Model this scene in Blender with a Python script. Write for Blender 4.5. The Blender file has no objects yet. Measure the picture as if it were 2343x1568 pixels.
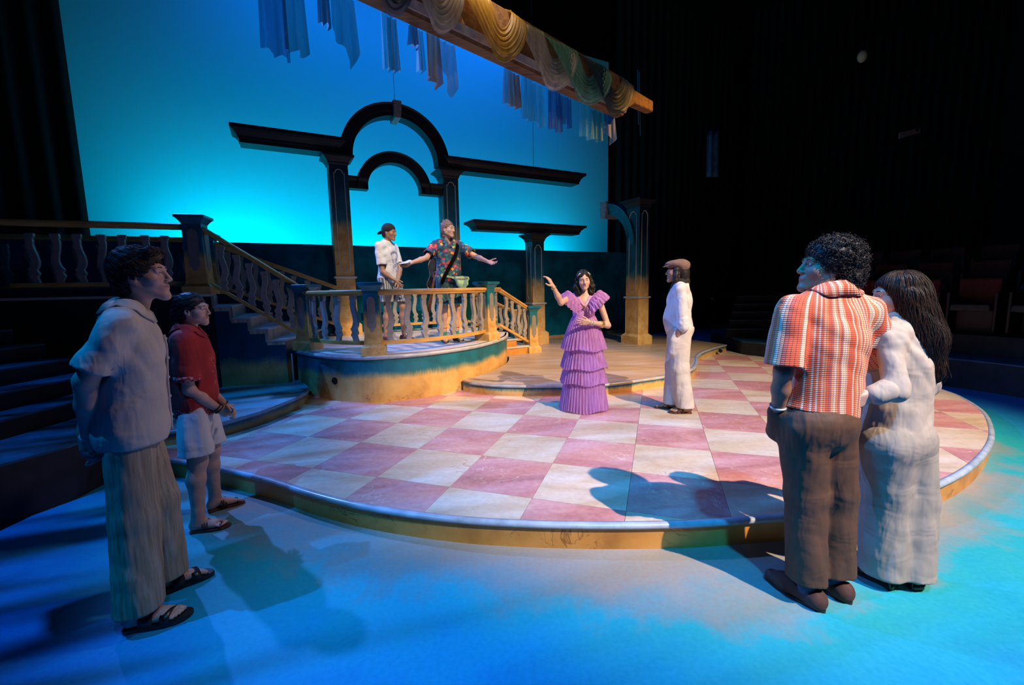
import bpy, math, random
import numpy as np
from mathutils import Vector, Matrix

# ------------------------------------------------------------------ camera, world, lights
SC = bpy.context.scene
COL = SC.collection
PI = math.pi
IMW, IMH, FPX = 2343, 1568, 999.154
CZ = 1.565                                   # eye height of the photographer
MR = np.array([[0.99999, -0.00251, -0.02007], [-0.02023, -0.12384, -0.99210], [0.0, 0.99230, -0.12386]])  # world -> camera (x right, y down, z forward)
for k in range(3):
    for j in range(k):
        MR[k] -= MR[j] * (MR[k] @ MR[j])
    MR[k] /= np.linalg.norm(MR[k])

cam_d = bpy.data.cameras.new('camera')
cam_d.sensor_width = 36.0
cam_d.lens = FPX / IMW * 36.0
cam_d.clip_start, cam_d.clip_end = 0.05, 200
cam = bpy.data.objects.new('camera', cam_d)
COL.objects.link(cam)
cam.matrix_world = Matrix(((MR[0][0], -MR[1][0], -MR[2][0], 0), (MR[0][1], -MR[1][1], -MR[2][1], 0),
                           (MR[0][2], -MR[1][2], -MR[2][2], CZ), (0, 0, 0, 1)))
SC.camera = cam
SC.view_settings.view_transform = 'Standard'
SC.view_settings.look = 'None'
SC.view_settings.gamma = 1.0
SC.view_settings.exposure = 0.0
SC.view_settings.use_curve_mapping = False
try:
    SC.cycles.use_denoising = True
    SC.cycles.max_bounces = 6
    SC.cycles.transparent_max_bounces = 12
    SC.cycles.sample_clamp_indirect = 4.0
except Exception:
    pass

wd = bpy.data.worlds.new('dark_house')
wd.use_nodes = True
wd.node_tree.nodes['Background'].inputs[0].default_value = (0.10, 0.16, 0.30, 1)
wd.node_tree.nodes['Background'].inputs[1].default_value = 0.0025
SC.world = wd


def aim(o, loc, target):
    o.location = loc
    d = Vector(target) - Vector(loc)
    o.rotation_euler = d.to_track_quat('-Z', 'Y').to_euler()


def spot(name, loc, target, power, color, angle, blend=0.35, size=0.06, gobo=None):
    """a theatre spotlight hung above the stage; gobo = (scale, low, high) breakup pattern in its gate"""
    d = bpy.data.lights.new(name, 'SPOT')
    d.energy, d.color = power, color
    d.spot_size, d.spot_blend = math.radians(angle), blend
    d.shadow_soft_size = size
    o = bpy.data.objects.new(name, d)
    COL.objects.link(o)
    aim(o, loc, target)
    if gobo:
        d.use_nodes = True
        nt = d.node_tree
        em = nt.nodes['Emission']
        tc = nt.nodes.new('ShaderNodeTexCoord')
        mp = nt.nodes.new('ShaderNodeMapping')
        mp.inputs['Rotation'].default_value = (0, 0, gobo[3])
        mp.inputs['Scale'].default_value = gobo[0]
        nz = nt.nodes.new('ShaderNodeTexNoise')
        nz.inputs['Scale'].default_value = 1.0
        nz.inputs['Detail'].default_value = 1.0
        rp = nt.nodes.new('ShaderNodeValToRGB')
        rp.color_ramp.elements[0].position, rp.color_ramp.elements[1].position = gobo[1], gobo[2]
        rp.color_ramp.elements[0].color = (gobo[4],) * 3 + (1,)
        nt.links.new(tc.outputs['Normal'], mp.inputs[0])
        nt.links.new(mp.outputs[0], nz.inputs['Vector'])
        nt.links.new(nz.outputs[0], rp.inputs[0])
        nt.links.new(rp.outputs[0], em.inputs['Strength'])
    return o


def area(name, loc, target, power, color, sx, sy):
    d = bpy.data.lights.new(name, 'AREA')
    d.shape = 'RECTANGLE'
    d.energy, d.color, d.size, d.size_y = power, color, sx, sy
    o = bpy.data.objects.new(name, d)
    COL.objects.link(o)
    aim(o, loc, target)
    return o


UA = math.radians(28)                        # the upstage wall runs 28 degrees off the camera's right
UX, UY = math.cos(UA), math.sin(UA)


def W(u, v, z=0.0):
    return (u * UX - v * UY, u * UY + v * UX, z)


# warm key from house right, over the photographer's shoulder
spot('key_spot_house_right', (5.0, -2.2, 8.2), (2.35, 4.55, 0.2), 8800, (1.0, 0.74, 0.53), 42, 0.60, 0.05)
# amber side light on the stairs and the balcony
spot('amber_side_spot', (8.2, 3.4, 8.0), (0.3, 7.2, 0.7), 5200, (1.0, 0.46, 0.08), 25, 0.5, 0.08)
# front light on the balcony players and the tulle dress
spot('front_spot_balcony', (1.0, 0.4, 8.8), (-1.35, 6.75, 2.0), 4200, (1.0, 0.80, 0.62), 15, 0.6, 0.05)
# blue wash for the painted sea floor, with a breakup pattern in the gate
spot('blue_wash_left', (-4.6, 0.6, 8.6), (-1.7, 1.7, 0.0), 2900, (0.0, 0.27, 1.0), 62, 0.5, 0.04, ((44.0, 5.0, 1.0), 0.40, 0.58, 0.0, 0.04))
spot('blue_wash_front', (1.4, -1.8, 8.0), (1.7, 1.2, 0.0), 3000, (0.0, 0.40, 1.0), 50, 0.6, 0.15)
spot('blue_side_left', (-6.5, 6.5, 6.6), (0.6, 4.3, 0.4), 3000, (0.12, 0.30, 1.0), 46, 0.6, 0.08)
spot('blue_top_back', (1.0, 7.6, 8.5), (0.2, 7.0, 0.0), 1000, (0.02, 0.40, 1.0), 52, 0.6, 0.15)
# steel fill that just reaches the onlookers at house left
spot('steel_fill_left', (3.4, 3.4, 6.4), (-1.9, 2.3, 0.9), 460, (1.0, 0.78, 0.92), 28, 0.8, 0.3)
# border light for the draped spar
spot('spar_special', (1.9, 1.0, 8.6), (0.45, 4.9, 4.15), 270, (1.0, 0.78, 0.48), 40, 0.6, 0.1)
# ground row and top row lighting the sky cloth (behind the masking wall and above the border)
for gu, gp in ((-0.7, 420), (1.9, 230), (4.2, 140), (6.4, 240)):
    spot('ground_row_light', W(gu, 9.30, 1.55), W(gu, 10.5, 2.75), gp, (0.0, 0.78, 1.0), 150, 1.0, 0.25)
for gu in (0.4, 2.4, 4.4, 5.6):
    spot('sky_cloth_top_light', W(gu, 8.6, 9.0), W(gu, 10.5, 5.6), 215, (0.0, 0.20, 1.0), 110, 1.0, 0.3)


# ------------------------------------------------------------------ helpers
def ray(px, py):
    return MR.T @ np.array([(px - IMW / 2) / FPX, (py - IMH / 2) / FPX, 1.0])


def G(px, py, z=0.0):
    """photo pixel -> point on the horizontal surface at height z"""
    d = ray(px, py)
    t = (z - CZ) / d[2]
    return (float(d[0] * t), float(d[1] * t), z)


def GY(px, py, Y):
    d = ray(px, py)
    t = Y / d[1]
    return (float(d[0] * t), float(Y), float(CZ + d[2] * t))


WLOC = {}


def put(o, parent):
    COL.objects.link(o)
    if parent is not None:
        o.parent = parent


def mesh(name, verts, faces, mat, parent=None, smooth=False, rel=True, mats=None, midx=None, kind=None):
    """one mesh object from world-space vertices (rel) or local ones"""
    if parent is not None and rel:
        off = np.array(WLOC.get(parent.name, (0, 0, 0)))
        verts = np.asarray(verts, float) - off
    me = bpy.data.meshes.new(name)
    me.from_pydata([tuple(map(float, v)) for v in verts], [], [tuple(int(i) for i in f) for f in faces])
    for m in (mats if mats else [mat]):
        me.materials.append(m)
    if midx is not None:
        me.polygons.foreach_set('material_index', np.asarray(midx, np.int32))
    if smooth:
        me.polygons.foreach_set('use_smooth', [True] * len(me.polygons))
    me.update()
    o = bpy.data.objects.new(name, me)
    put(o, parent)
    WLOC[o.name] = WLOC.get(parent.name, (0, 0, 0)) if parent is not None else (0, 0, 0)
    if kind:
        o['kind'] = kind
    return o


def tag(o, label, cat, group=None, kind=None):
    if label:
        o['label'] = label
    if cat:
        o['category'] = cat
    if group:
        o['group'] = group
    if kind:
        o['kind'] = kind
    return o


def empty(name, loc, rz=0.0):
    o = bpy.data.objects.new(name, None)
    o.empty_display_size = 0.2
    o.location = loc
    o.rotation_euler = (0, 0, rz)
    COL.objects.link(o)
    WLOC[o.name] = tuple(loc)
    return o


class MB:
    """collects quads and polygons for one mesh"""

    def __init__(self):
        self.v, self.f = [], []

    def add(self, verts, faces):
        n = len(self.v)
        self.v += [tuple(v) for v in verts]
        self.f += [tuple(i + n for i in f) for f in faces]
        return self

    def box(self, c, s, rz=0.0, taper=1.0):
        hx, hy, hz = s[0] / 2, s[1] / 2, s[2] / 2
        ca, sa = math.cos(rz), math.sin(rz)
        vs = []
        for zz, k in ((-hz, 1.0), (hz, taper)):
            for xx, yy in ((-hx, -hy), (hx, -hy), (hx, hy), (-hx, hy)):
                x, y = xx * k, yy * k
                vs.append((c[0] + x * ca - y * sa, c[1] + x * sa + y * ca, c[2] + zz))
        return self.add(vs, [(3, 2, 1, 0), (4, 5, 6, 7), (0, 1, 5, 4), (1, 2, 6, 5), (2, 3, 7, 6), (3, 0, 4, 7)])

    def stack(self, c, levels, rz=0.0):
        """square stack: levels = (half width, half depth, z)"""
        ca, sa = math.cos(rz), math.sin(rz)
        vs, fs = [], []
        for hx, hy, z in levels:
            for xx, yy in ((-hx, -hy), (hx, -hy), (hx, hy), (-hx, hy)):
                vs.append((c[0] + xx * ca - yy * sa, c[1] + xx * sa + yy * ca, c[2] + z))
        for k in range(len(levels) - 1):
            for j in range(4):
                a, b = 4 * k + j, 4 * k + (j + 1) % 4
                fs.append((a, b, b + 4, a + 4))
        n = len(vs)
        fs += [(3, 2, 1, 0), (n - 4, n - 3, n - 2, n - 1)]
        return self.add(vs, fs)

    def prism(self, poly, z0, z1):
        n = len(poly)
        vs = [(p[0], p[1], z0) for p in poly] + [(p[0], p[1], z1) for p in poly]
        fs = [tuple(range(n - 1, -1, -1)), tuple(range(n, 2 * n))]
        fs += [(i, (i + 1) % n, (i + 1) % n + n, i + n) for i in range(n)]
        return self.add(vs, fs)

    def sweep(self, path, prof, closed=False, up=(0, 0, 1), cap=True):
        """profile (side, up) swept along a path; side is to the right of travel"""
        P = [np.array(p, float) for p in path]
        n, m = len(P), len(prof)
        vs = []
        upv = np.array(up, float)
        for i in range(n):
            a = P[(i - 1) % n] if (closed or i > 0) else P[i]
            b = P[(i + 1) % n] if (closed or i < n - 1) else P[i]
            t = b - a
            t /= np.linalg.norm(t) + 1e-9
            s = np.cross(t, upv)
            s /= np.linalg.norm(s) + 1e-9
            for (x, y) in prof:
                vs.append(P[i] + s * x + upv * y)
        fs = []
        for i in range(n if closed else n - 1):
            for j in range(m):
                a, b = i * m + j, i * m + (j + 1) % m
                c, d = ((i + 1) % n) * m + (j + 1) % m, ((i + 1) % n) * m + j
                fs.append((a, b, c, d))
        if cap and not closed:
            fs.append(tuple(range(m - 1, -1, -1)))
            fs.append(tuple((n - 1) * m + j for j in range(m)))
        return self.add(vs, fs)

    def tube(self, path, r, seg=8, closed=False):
        P = [np.array(p, float) for p in path]
        n = len(P)
        rr = r if hasattr(r, '__len__') else [r] * n
        ref = np.array([0.0, 0.0, 1.0])
        vs, fs = [], []
        prev = None
        for i in range(n):
            a = P[(i - 1) % n] if (closed or i > 0) else P[i]
            b = P[(i + 1) % n] if (closed or i < n - 1) else P[i]
            t = b - a
            t /= np.linalg.norm(t) + 1e-9
            if prev is None:
                x = np.cross(t, ref)
                if np.linalg.norm(x) < 0.1:
                    x = np.cross(t, np.array([1.0, 0, 0]))
            else:
                x = prev - t * (prev @ t)
            x /= np.linalg.norm(x) + 1e-9
            prev = x
            y = np.cross(t, x)
            for k in range(seg):
                q = 2 * PI * k / seg
                vs.append(P[i] + (x * math.cos(q) + y * math.sin(q)) * rr[i])
        for i in range(n if closed else n - 1):
            for k in range(seg):
                a, b = i * seg + k, i * seg + (k + 1) % seg
                fs.append((a, b, ((i + 1) % n) * seg + (k + 1) % seg, ((i + 1) % n) * seg + k))
        if not closed:
            fs.append(tuple(range(seg - 1, -1, -1)))
            fs.append(tuple((n - 1) * seg + k for k in range(seg)))
        return self.add(vs, fs)

    def build(self, name, mat, parent=None, smooth=False, rel=True, kind=None):
        return mesh(name, self.v, self.f, mat, parent, smooth, rel, kind=kind)


def bevel(o, w=0.006, seg=2):
    m = o.modifiers.new('bevel', 'BEVEL')
    m.width, m.segments, m.limit_method = w, seg, 'ANGLE'
    m.angle_limit = math.radians(40)
    return o


def spline(pts, n=8, closed=False):
    """Catmull-Rom through the points"""
    P = [np.array(p, float) for p in pts]
    out = []
    L = len(P)
    rng = range(L) if closed else range(L - 1)
    for i in rng:
        p0 = P[(i - 1) % L] if (closed or i > 0) else 2 * P[0] - P[1]
        p1, p2 = P[i], P[(i + 1) % L]
        p3 = P[(i + 2) % L] if (closed or i + 2 < L) else 2 * P[-1] - P[-2]
        for k in range(n):
            t = k / n
            out.append(0.5 * ((2 * p1) + (p2 - p0) * t + (2 * p0 - 5 * p1 + 4 * p2 - p3) * t * t + (3 * p1 - p0 - 3 * p2 + p3) * t ** 3))
    if not closed:
        out.append(P[-1])
    return out


def resample(path, n):
    P = np.array(path, float)
    d = np.concatenate([[0], np.cumsum(np.linalg.norm(np.diff(P, axis=0), axis=1))])
    s = np.linspace(0, d[-1], n)
    return np.stack([np.interp(s, d, P[:, k]) for k in range(P.shape[1])], 1)


def offset(path, dist):
    """shift a plan path to its right by dist"""
    P = np.array(path, float)
    T = np.gradient(P[:, :2], axis=0)
    T /= np.linalg.norm(T, axis=1)[:, None] + 1e-9
    Q = P.copy()
    Q[:, 0] += T[:, 1] * dist
    Q[:, 1] -= T[:, 0] * dist
    return Q


# ------------------------------------------------------------------ materials
MAT = {}


class NT:
    def __init__(self, name):
        self.m = bpy.data.materials.new(name)
        self.m.use_nodes = True
        self.nt = self.m.node_tree
        self.b = self.nt.nodes['Principled BSDF']
        MAT[name] = self.m

    def n(self, t, **kw):
        nd = self.nt.nodes.new('ShaderNode' + t)
        for k, v in kw.items():
            if hasattr(nd, k):
                setattr(nd, k, v)
            else:
                nd.inputs[k.replace('_', ' ')].default_value = v
        return nd

    def l(self, a, b):
        self.nt.links.new(a, b)

    def val(self, x, sock):
        if isinstance(x, (int, float)):
            sock.default_value = x
        elif isinstance(x, tuple):
            sock.default_value = x if len(x) == 4 or len(sock.default_value) == 3 else x + (1,)
        else:
            self.l(x, sock)

    def math(self, op, a, b=0.0, clamp=False):
        nd = self.nt.nodes.new('ShaderNodeMath')
        nd.operation, nd.use_clamp = op, clamp
        self.val(a, nd.inputs[0])
        self.val(b, nd.inputs[1])
        return nd.outputs[0]

    def mix(self, f, a, b, blend='MIX'):
        nd = self.nt.nodes.new('ShaderNodeMix')
        nd.data_type, nd.blend_type = 'RGBA', blend
        self.val(f, nd.inputs[0])
        self.val(a, nd.inputs[6])
        self.val(b, nd.inputs[7])
        return nd.outputs[2]

    def ramp(self, f, stops, interp='LINEAR'):
        nd = self.nt.nodes.new('ShaderNodeValToRGB')
        cr = nd.color_ramp
        cr.interpolation = interp
        while len(cr.elements) < len(stops):
            cr.elements.new(0.5)
        for e, (p, c) in zip(cr.elements, stops):
            e.position = p
            e.color = c if len(c) == 4 else tuple(c) + (1,)
        self.l(f, nd.inputs[0])
        return nd.outputs[0]

    def noise(self, vec, scale, detail=3.0, rough=0.55, dist=0.0):
        nd = self.n('TexNoise', Scale=scale, Detail=detail, Roughness=rough, Distortion=dist)
        if vec is not None:
            self.l(vec, nd.inputs['Vector'])
        return nd.outputs[0]

    def pos(self):
        return self.nt.nodes.new('ShaderNodeNewGeometry').outputs['Position']

    def objc(self):
        return self.nt.nodes.new('ShaderNodeTexCoord').outputs['Object']

    def xyz(self, v):
        nd = self.nt.nodes.new('ShaderNodeSeparateXYZ')
        self.l(v, nd.inputs[0])
        return nd.outputs

    def scale(self, v, s, rot=(0, 0, 0), loc=(0, 0, 0)):
        nd = self.nt.nodes.new('ShaderNodeMapping')
        nd.inputs['Scale'].default_value = s
        nd.inputs['Rotation'].default_value = rot
        nd.inputs['Location'].default_value = loc
        self.l(v, nd.inputs[0])
        return nd.outputs[0]

    def rand(self):
        return self.nt.nodes.new('ShaderNodeObjectInfo').outputs['Random']

    def bump(self, h, strength=0.3, dist=0.01):
        nd = self.nt.nodes.new('ShaderNodeBump')
        nd.inputs['Strength'].default_value = strength
        nd.inputs['Distance'].default_value = dist
        self.l(h, nd.inputs['Height'])
        self.l(nd.outputs[0], self.b.inputs['Normal'])

    def fin(self, col, rough=0.5, metal=0.0, spec=None):
        self.val(col, self.b.inputs['Base Color'])
        self.val(rough, self.b.inputs['Roughness'])
        self.b.inputs['Metallic'].default_value = metal
        if spec is not None:
            self.b.inputs['Specular IOR Level'].default_value = spec
        return self.m


def plain(name, col, rough=0.6, metal=0.0, nscale=0.0, namt=0.12, bump=0.0, spec=None):
    t = NT(name)
    c = col + (1,)
    if nscale:
        f = t.noise(t.objc(), nscale, 4)
        dark = tuple(x * (1 - namt * 1.6) for x in col)
        lite = tuple(min(1, x * (1 + namt)) for x in col)
        c = t.ramp(f, [(0.3, dark), (0.7, lite)])
        if bump:
            t.bump(f, bump, 0.01)
    return t.fin(c, rough, metal, spec)


def veins(t, vec, scale, width, dist=2.0):
    """thin wandering crack lines, 1 on the line"""
    f = t.noise(vec, scale, 4, 0.6, dist)
    d = t.math('ABSOLUTE', t.math('SUBTRACT', f, 0.5))
    line = t.math('SUBTRACT', 1.0, t.math('DIVIDE', d, width), clamp=True)
    gate = t.noise(vec, scale * 0.9, 1)
    g = t.math('MULTIPLY', t.math('SUBTRACT', gate, 0.52), 12.0, clamp=True)
    return t.math('MULTIPLY', line, g)


SAND = (0.60, 0.40, 0.16)
TEAL = (0.006, 0.13, 0.20)
NAVY = (0.004, 0.045, 0.10)


def sand_colour(t, vec, k=1.0):
    f = t.noise(vec, 3.0 * k, 5, 0.6)
    c = t.ramp(f, [(0.28, (0.36, 0.20, 0.055)), (0.5, (0.56, 0.35, 0.115)), (0.75, (0.68, 0.48, 0.20))])
    v = veins(t, vec, 2.6 * k, 0.010, 1.4)
    return t.mix(t.math('MULTIPLY', v, 0.8), c, (0.20, 0.085, 0.025, 1))


def split_paint(name, z0, fringe=0.10, rough=0.42, obj=False, blue=TEAL, k=1.0, top=None, wz=0.0, tint=None):
    """faux stone below, sea paint above, a brushed ragged edge between at height z0"""
    t = NT(name)
    vec = t.objc() if obj else t.pos()
    z = t.xyz(vec)[2]
    sand = sand_colour(t, vec, k)
    if tint:
        sand = t.mix(1.0, sand, tint + (1,), 'MULTIPLY')
    bf = t.noise(vec, 5.0, 4)
    b = t.ramp(bf, [(0.3, tuple(x * 0.7 for x in blue)), (0.7, tuple(x * 1.25 for x in blue))])
    if top is not None:
        zz = t.math('DIVIDE', t.math('SUBTRACT', z, z0), wz, clamp=True)
        b = t.mix(zz, b, top + (1,))
    hair = t.noise(t.scale(vec, (60, 60, 6)), 1.0, 3)
    wob = t.noise(vec, 2.2, 2)
    e = t.math('ADD', t.math('SUBTRACT', z, z0), t.math('MULTIPLY', t.math('SUBTRACT', wob, 0.5), fringe * 1.6))
    e = t.math('ADD', e, t.math('MULTIPLY', t.math('SUBTRACT', hair, 0.5), fringe * 0.8))
    f = t.math('ADD', t.math('DIVIDE', e, fringe), 0.5, clamp=True)
    green = t.mix(f, sand, (0.05, 0.22, 0.15, 1))
    c = t.mix(t.math('POWER', f, 1.6), green, b)
    t.bump(t.noise(vec, 30, 3), 0.08, 0.004)
    return t.fin(c, rough)


def m_tile(name, cols, vein):
    t = NT(name)
    r = t.rand()
    vec = t.pos()
    off = t.n('CombineXYZ')
    t.l(t.math('MULTIPLY', r, 37.0), off.inputs[0])
    t.l(t.math('MULTIPLY', r, 91.0), off.inputs[1])
    vm = t.n('VectorMath', operation='ADD')
    t.l(vec, vm.inputs[0])
    t.l(off.outputs[0], vm.inputs[1])
    v2 = vm.outputs[0]
    st = t.scale(v2, (1.0, 3.2, 1.0), (0, 0, 0.35))
    f = t.noise(st, 1.1, 5, 0.55, 0.8)
    c = t.ramp(f, [(0.26, cols[0]), (0.48, cols[1]), (0.74, cols[2])])
    vv = veins(t, v2, 1.5, 0.006, 1.6)
    c = t.mix(t.math('MULTIPLY', vv, 0.75), c, vein + (1,))
    c = t.mix(0.13, c, t.ramp(t.noise(v2, 26, 4), [(0.3, (0.2, 0.12, 0.1)), (0.7, (0.8, 0.7, 0.6))]))
    t.bump(t.noise(v2, 40, 3), 0.05, 0.003)
    return t.fin(c, 0.38)


m_tile('tile_pink', ((0.34, 0.115, 0.115), (0.50, 0.20, 0.195), (0.64, 0.36, 0.33)), (0.80, 0.62, 0.55))
m_tile('tile_cream', ((0.42, 0.28, 0.17), (0.56, 0.43, 0.30), (0.66, 0.57, 0.47)), (0.40, 0.15, 0.06))
plain('tile_bed', (0.42, 0.30, 0.24), 0.7)
split_paint('fascia_amber', 9.0, 0.1, tint=(1.0, 0.72, 0.42))   # all faux stone
split_paint('fascia_terrace', 0.245, 0.05)
split_paint('fascia_balcony', 0.50, 0.10, k=1.0)
split_paint('fascia_stair', 0.62, 0.16, blue=(0.005, 0.055, 0.11))
split_paint('newel_paint', 0.50, 0.10, obj=True, k=2.0)
split_paint('column_paint', 1.98, 0.34, obj=True, k=1.6, top=(0.003, 0.012, 0.03), wz=1.2)
split_paint('column_paint_low', 1.40, 0.34, obj=True, k=1.6, top=(0.003, 0.016, 0.04), wz=1.0)
plain('sea_paint', TEAL, 0.4, nscale=6, namt=0.25)
plain('entablature_paint', (0.003, 0.007, 0.014), 0.6, nscale=4, namt=0.3)
plain('nosing_paint', (0.36, 0.43, 0.50), 0.25, nscale=9, namt=0.16)
plain('moulding_paint', (0.42, 0.47, 0.50), 0.3)
plain('keystone_paint', (0.24, 0.25, 0.26), 0.7, nscale=18, namt=0.2)
plain('baluster_face', (0.27, 0.275, 0.27), 0.5, nscale=14, namt=0.14)
plain('inset_grey', (0.20, 0.20, 0.20), 0.6, nscale=20, namt=0.1)


def m_rail():
    t = NT('rail_paint')
    v = t.objc()
    f = t.noise(t.scale(v, (3, 3, 14)), 1.0, 4, 0.6, 0.4)
    c = t.ramp(f, [(0.25, (0.28, 0.15, 0.04)), (0.5, (0.55, 0.32, 0.085)), (0.8, (0.68, 0.46, 0.16))])
    t.fin(c, 0.4)


m_rail()


def m_deck(name, a, b, c_, rot=0.3):
    t = NT(name)
    v = t.scale(t.pos(), (0.7, 3.4, 1.0), (0, 0, rot))
    f = t.noise(v, 1.6, 6, 0.6, 0.6)
    c = t.ramp(f, [(0.25, a), (0.5, b), (0.75, c_)])
    vv = veins(t, t.pos(), 1.3, 0.006, 1.2)
    c = t.mix(t.math('MULTIPLY', vv, 0.5), c, (0.28, 0.14, 0.06, 1))
    t.fin(c, 0.42)


m_deck('deck_terrace', (0.30, 0.19, 0.095), (0.40, 0.29, 0.18), (0.46, 0.39, 0.31))
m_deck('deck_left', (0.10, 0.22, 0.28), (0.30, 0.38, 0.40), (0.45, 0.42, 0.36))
m_deck('deck_balcony', (0.42, 0.40, 0.36), (0.58, 0.56, 0.52), (0.70, 0.68, 0.64))
m_deck('stair_tread', (0.34, 0.38, 0.40), (0.48, 0.52, 0.53), (0.60, 0.62, 0.60))


def m_riser():
    t = NT('stair_riser')
    v = t.scale(t.objc(), (26, 26, 1.0))
    f = t.noise(v, 1.0, 3)
    c = t.ramp(f, [(0.3, (0.24, 0.22, 0.17)), (0.6, (0.56, 0.50, 0.38)), (0.8, (0.66, 0.62, 0.52))])
    t.fin(c, 0.5)


m_riser()


def m_floor():
    """scenic painted deck: sand near the platform, cyan, then deep blue, flecked with dark spatter"""
    t = NT('painted_floor')
    p = t.pos()
    x, y, z = t.xyz(p)
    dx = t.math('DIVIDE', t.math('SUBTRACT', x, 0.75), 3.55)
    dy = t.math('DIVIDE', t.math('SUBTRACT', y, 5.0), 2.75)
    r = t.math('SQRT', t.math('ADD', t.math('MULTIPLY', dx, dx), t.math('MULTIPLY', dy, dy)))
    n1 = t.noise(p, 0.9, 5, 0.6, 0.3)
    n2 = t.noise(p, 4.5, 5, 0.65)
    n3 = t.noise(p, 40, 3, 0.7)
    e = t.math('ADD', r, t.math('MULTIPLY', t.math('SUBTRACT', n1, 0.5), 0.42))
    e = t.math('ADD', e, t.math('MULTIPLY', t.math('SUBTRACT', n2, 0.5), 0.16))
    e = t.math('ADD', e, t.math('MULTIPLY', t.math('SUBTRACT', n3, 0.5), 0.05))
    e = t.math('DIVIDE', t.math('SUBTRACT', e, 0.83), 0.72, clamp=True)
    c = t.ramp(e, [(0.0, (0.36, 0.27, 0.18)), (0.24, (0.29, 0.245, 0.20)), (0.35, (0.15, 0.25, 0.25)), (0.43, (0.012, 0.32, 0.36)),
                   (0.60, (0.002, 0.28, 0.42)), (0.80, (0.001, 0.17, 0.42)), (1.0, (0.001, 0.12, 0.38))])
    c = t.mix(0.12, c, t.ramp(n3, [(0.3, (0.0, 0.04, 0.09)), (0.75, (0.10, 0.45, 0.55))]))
    vo = t.n('TexVoronoi', Scale=7.0)
    t.l(p, vo.inputs['Vector'])
    wn = t.n('TexWhiteNoise')
    t.l(vo.outputs['Position'], wn.inputs['Vector'])
    sz = t.math('MULTIPLY', t.math('POWER', wn.outputs['Value'], 3.0), 0.055)
    sp = t.math('LESS_THAN', vo.outputs['Distance'], sz)
    c = t.mix(t.math('MULTIPLY', sp, 0.9), c, (0.012, 0.018, 0.03, 1))
    t.bump(n2, 0.05, 0.004)
    t.fin(c, 0.6, 0.0, 0.25)


m_floor()


def m_wood():
    t = NT('spar_wood')
    v = t.scale(t.objc(), (2.0, 30, 30))
    f = t.noise(v, 1.0, 5, 0.6, 0.5)
    c = t.ramp(f, [(0.25, (0.06, 0.025, 0.008)), (0.5, (0.19, 0.09, 0.032)), (0.8, (0.30, 0.16, 0.065))])
    t.bump(f, 0.2, 0.004)
    t.fin(c, 0.55)


m_wood()
plain('black_masking', (0.0022, 0.0022, 0.003), 0.9, nscale=3, namt=0.4)
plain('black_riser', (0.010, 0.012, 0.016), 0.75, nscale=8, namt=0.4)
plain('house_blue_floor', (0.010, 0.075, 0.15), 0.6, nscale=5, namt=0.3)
plain('masking_wall_paint', (0.004, 0.13, 0.24), 0.9, nscale=2.5, namt=0.3, spec=0.03)
plain('sky_cloth', (0.13, 0.66, 0.80), 0.95, spec=0.0)
plain('hole_black', (0.001, 0.001, 0.001), 1.0)
plain('steel_dark', (0.03, 0.03, 0.035), 0.4, 0.8)
plain('cable_black', (0.01, 0.01, 0.01), 0.6)
plain('silver_trim', (0.55, 0.52, 0.48), 0.3, 0.5, nscale=14, namt=0.2)


def m_sheer(name, col, alpha, rough=0.55):
    """gauze: partly transparent cloth that also glows when lit from behind"""
    t = NT(name)
    nt = t.nt
    f = t.noise(t.scale(t.objc(), (18, 18, 2.2)), 1.0, 3)
    c = t.ramp(f, [(0.3, tuple(x * 0.72 for x in col)), (0.75, tuple(min(1, x * 1.18) for x in col))])
    df = t.n('BsdfDiffuse')
    t.l(c, df.inputs[0])
    tl = t.n('BsdfTranslucent')
    t.l(c, tl.inputs[0])
    gl = t.n('BsdfGlossy', Roughness=0.45)
    m1 = t.n('MixShader')
    m1.inputs[0].default_value = 0.45
    t.l(df.outputs[0], m1.inputs[1])
    t.l(tl.outputs[0], m1.inputs[2])
    m2 = t.n('MixShader')
    m2.inputs[0].default_value = 0.06
    t.l(m1.outputs[0], m2.inputs[1])
    t.l(gl.outputs[0], m2.inputs[2])
    tr = t.n('BsdfTransparent')
    m3 = t.n('MixShader')
    a = t.math('ADD', t.math('MULTIPLY', t.math('SUBTRACT', f, 0.5), 0.35), alpha, clamp=True)
    t.l(a, m3.inputs[0])
    t.l(tr.outputs[0], m3.inputs[1])
    t.l(m2.outputs[0], m3.inputs[2])
    out = nt.nodes['Material Output']
    t.l(m3.outputs[0], out.inputs[0])
    return t.m


for nm, cc, al in (('gauze_cream', (0.66, 0.60, 0.46), 0.72), ('gauze_amber', (0.62, 0.34, 0.035), 0.9), ('gauze_green', (0.16, 0.46, 0.32), 0.8),
                   ('gauze_navy', (0.02, 0.06, 0.10), 0.82), ('gauze_blue', (0.01, 0.09, 0.26), 0.72), ('gauze_aqua', (0.05, 0.40, 0.46), 0.55),
                   ('gauze_grey', (0.15, 0.27, 0.28), 0.62), ('gauze_brown', (0.40, 0.19, 0.05), 0.85), ('gauze_teal', (0.02, 0.20, 0.21), 0.72)):
    m_sheer(nm, cc, al)

# ------------------------------------------------------------------ the room
ZP, ZT, ZB, ZL = 0.165, 0.315, 0.765, 1.565     # platform, terraces, balcony, upper landing


def struct(name, mb, mat, label=None):
    o = mb.build(name, MAT[mat])
    o['kind'] = 'structure'
    if label:
        o['label'] = label
    return o


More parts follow.
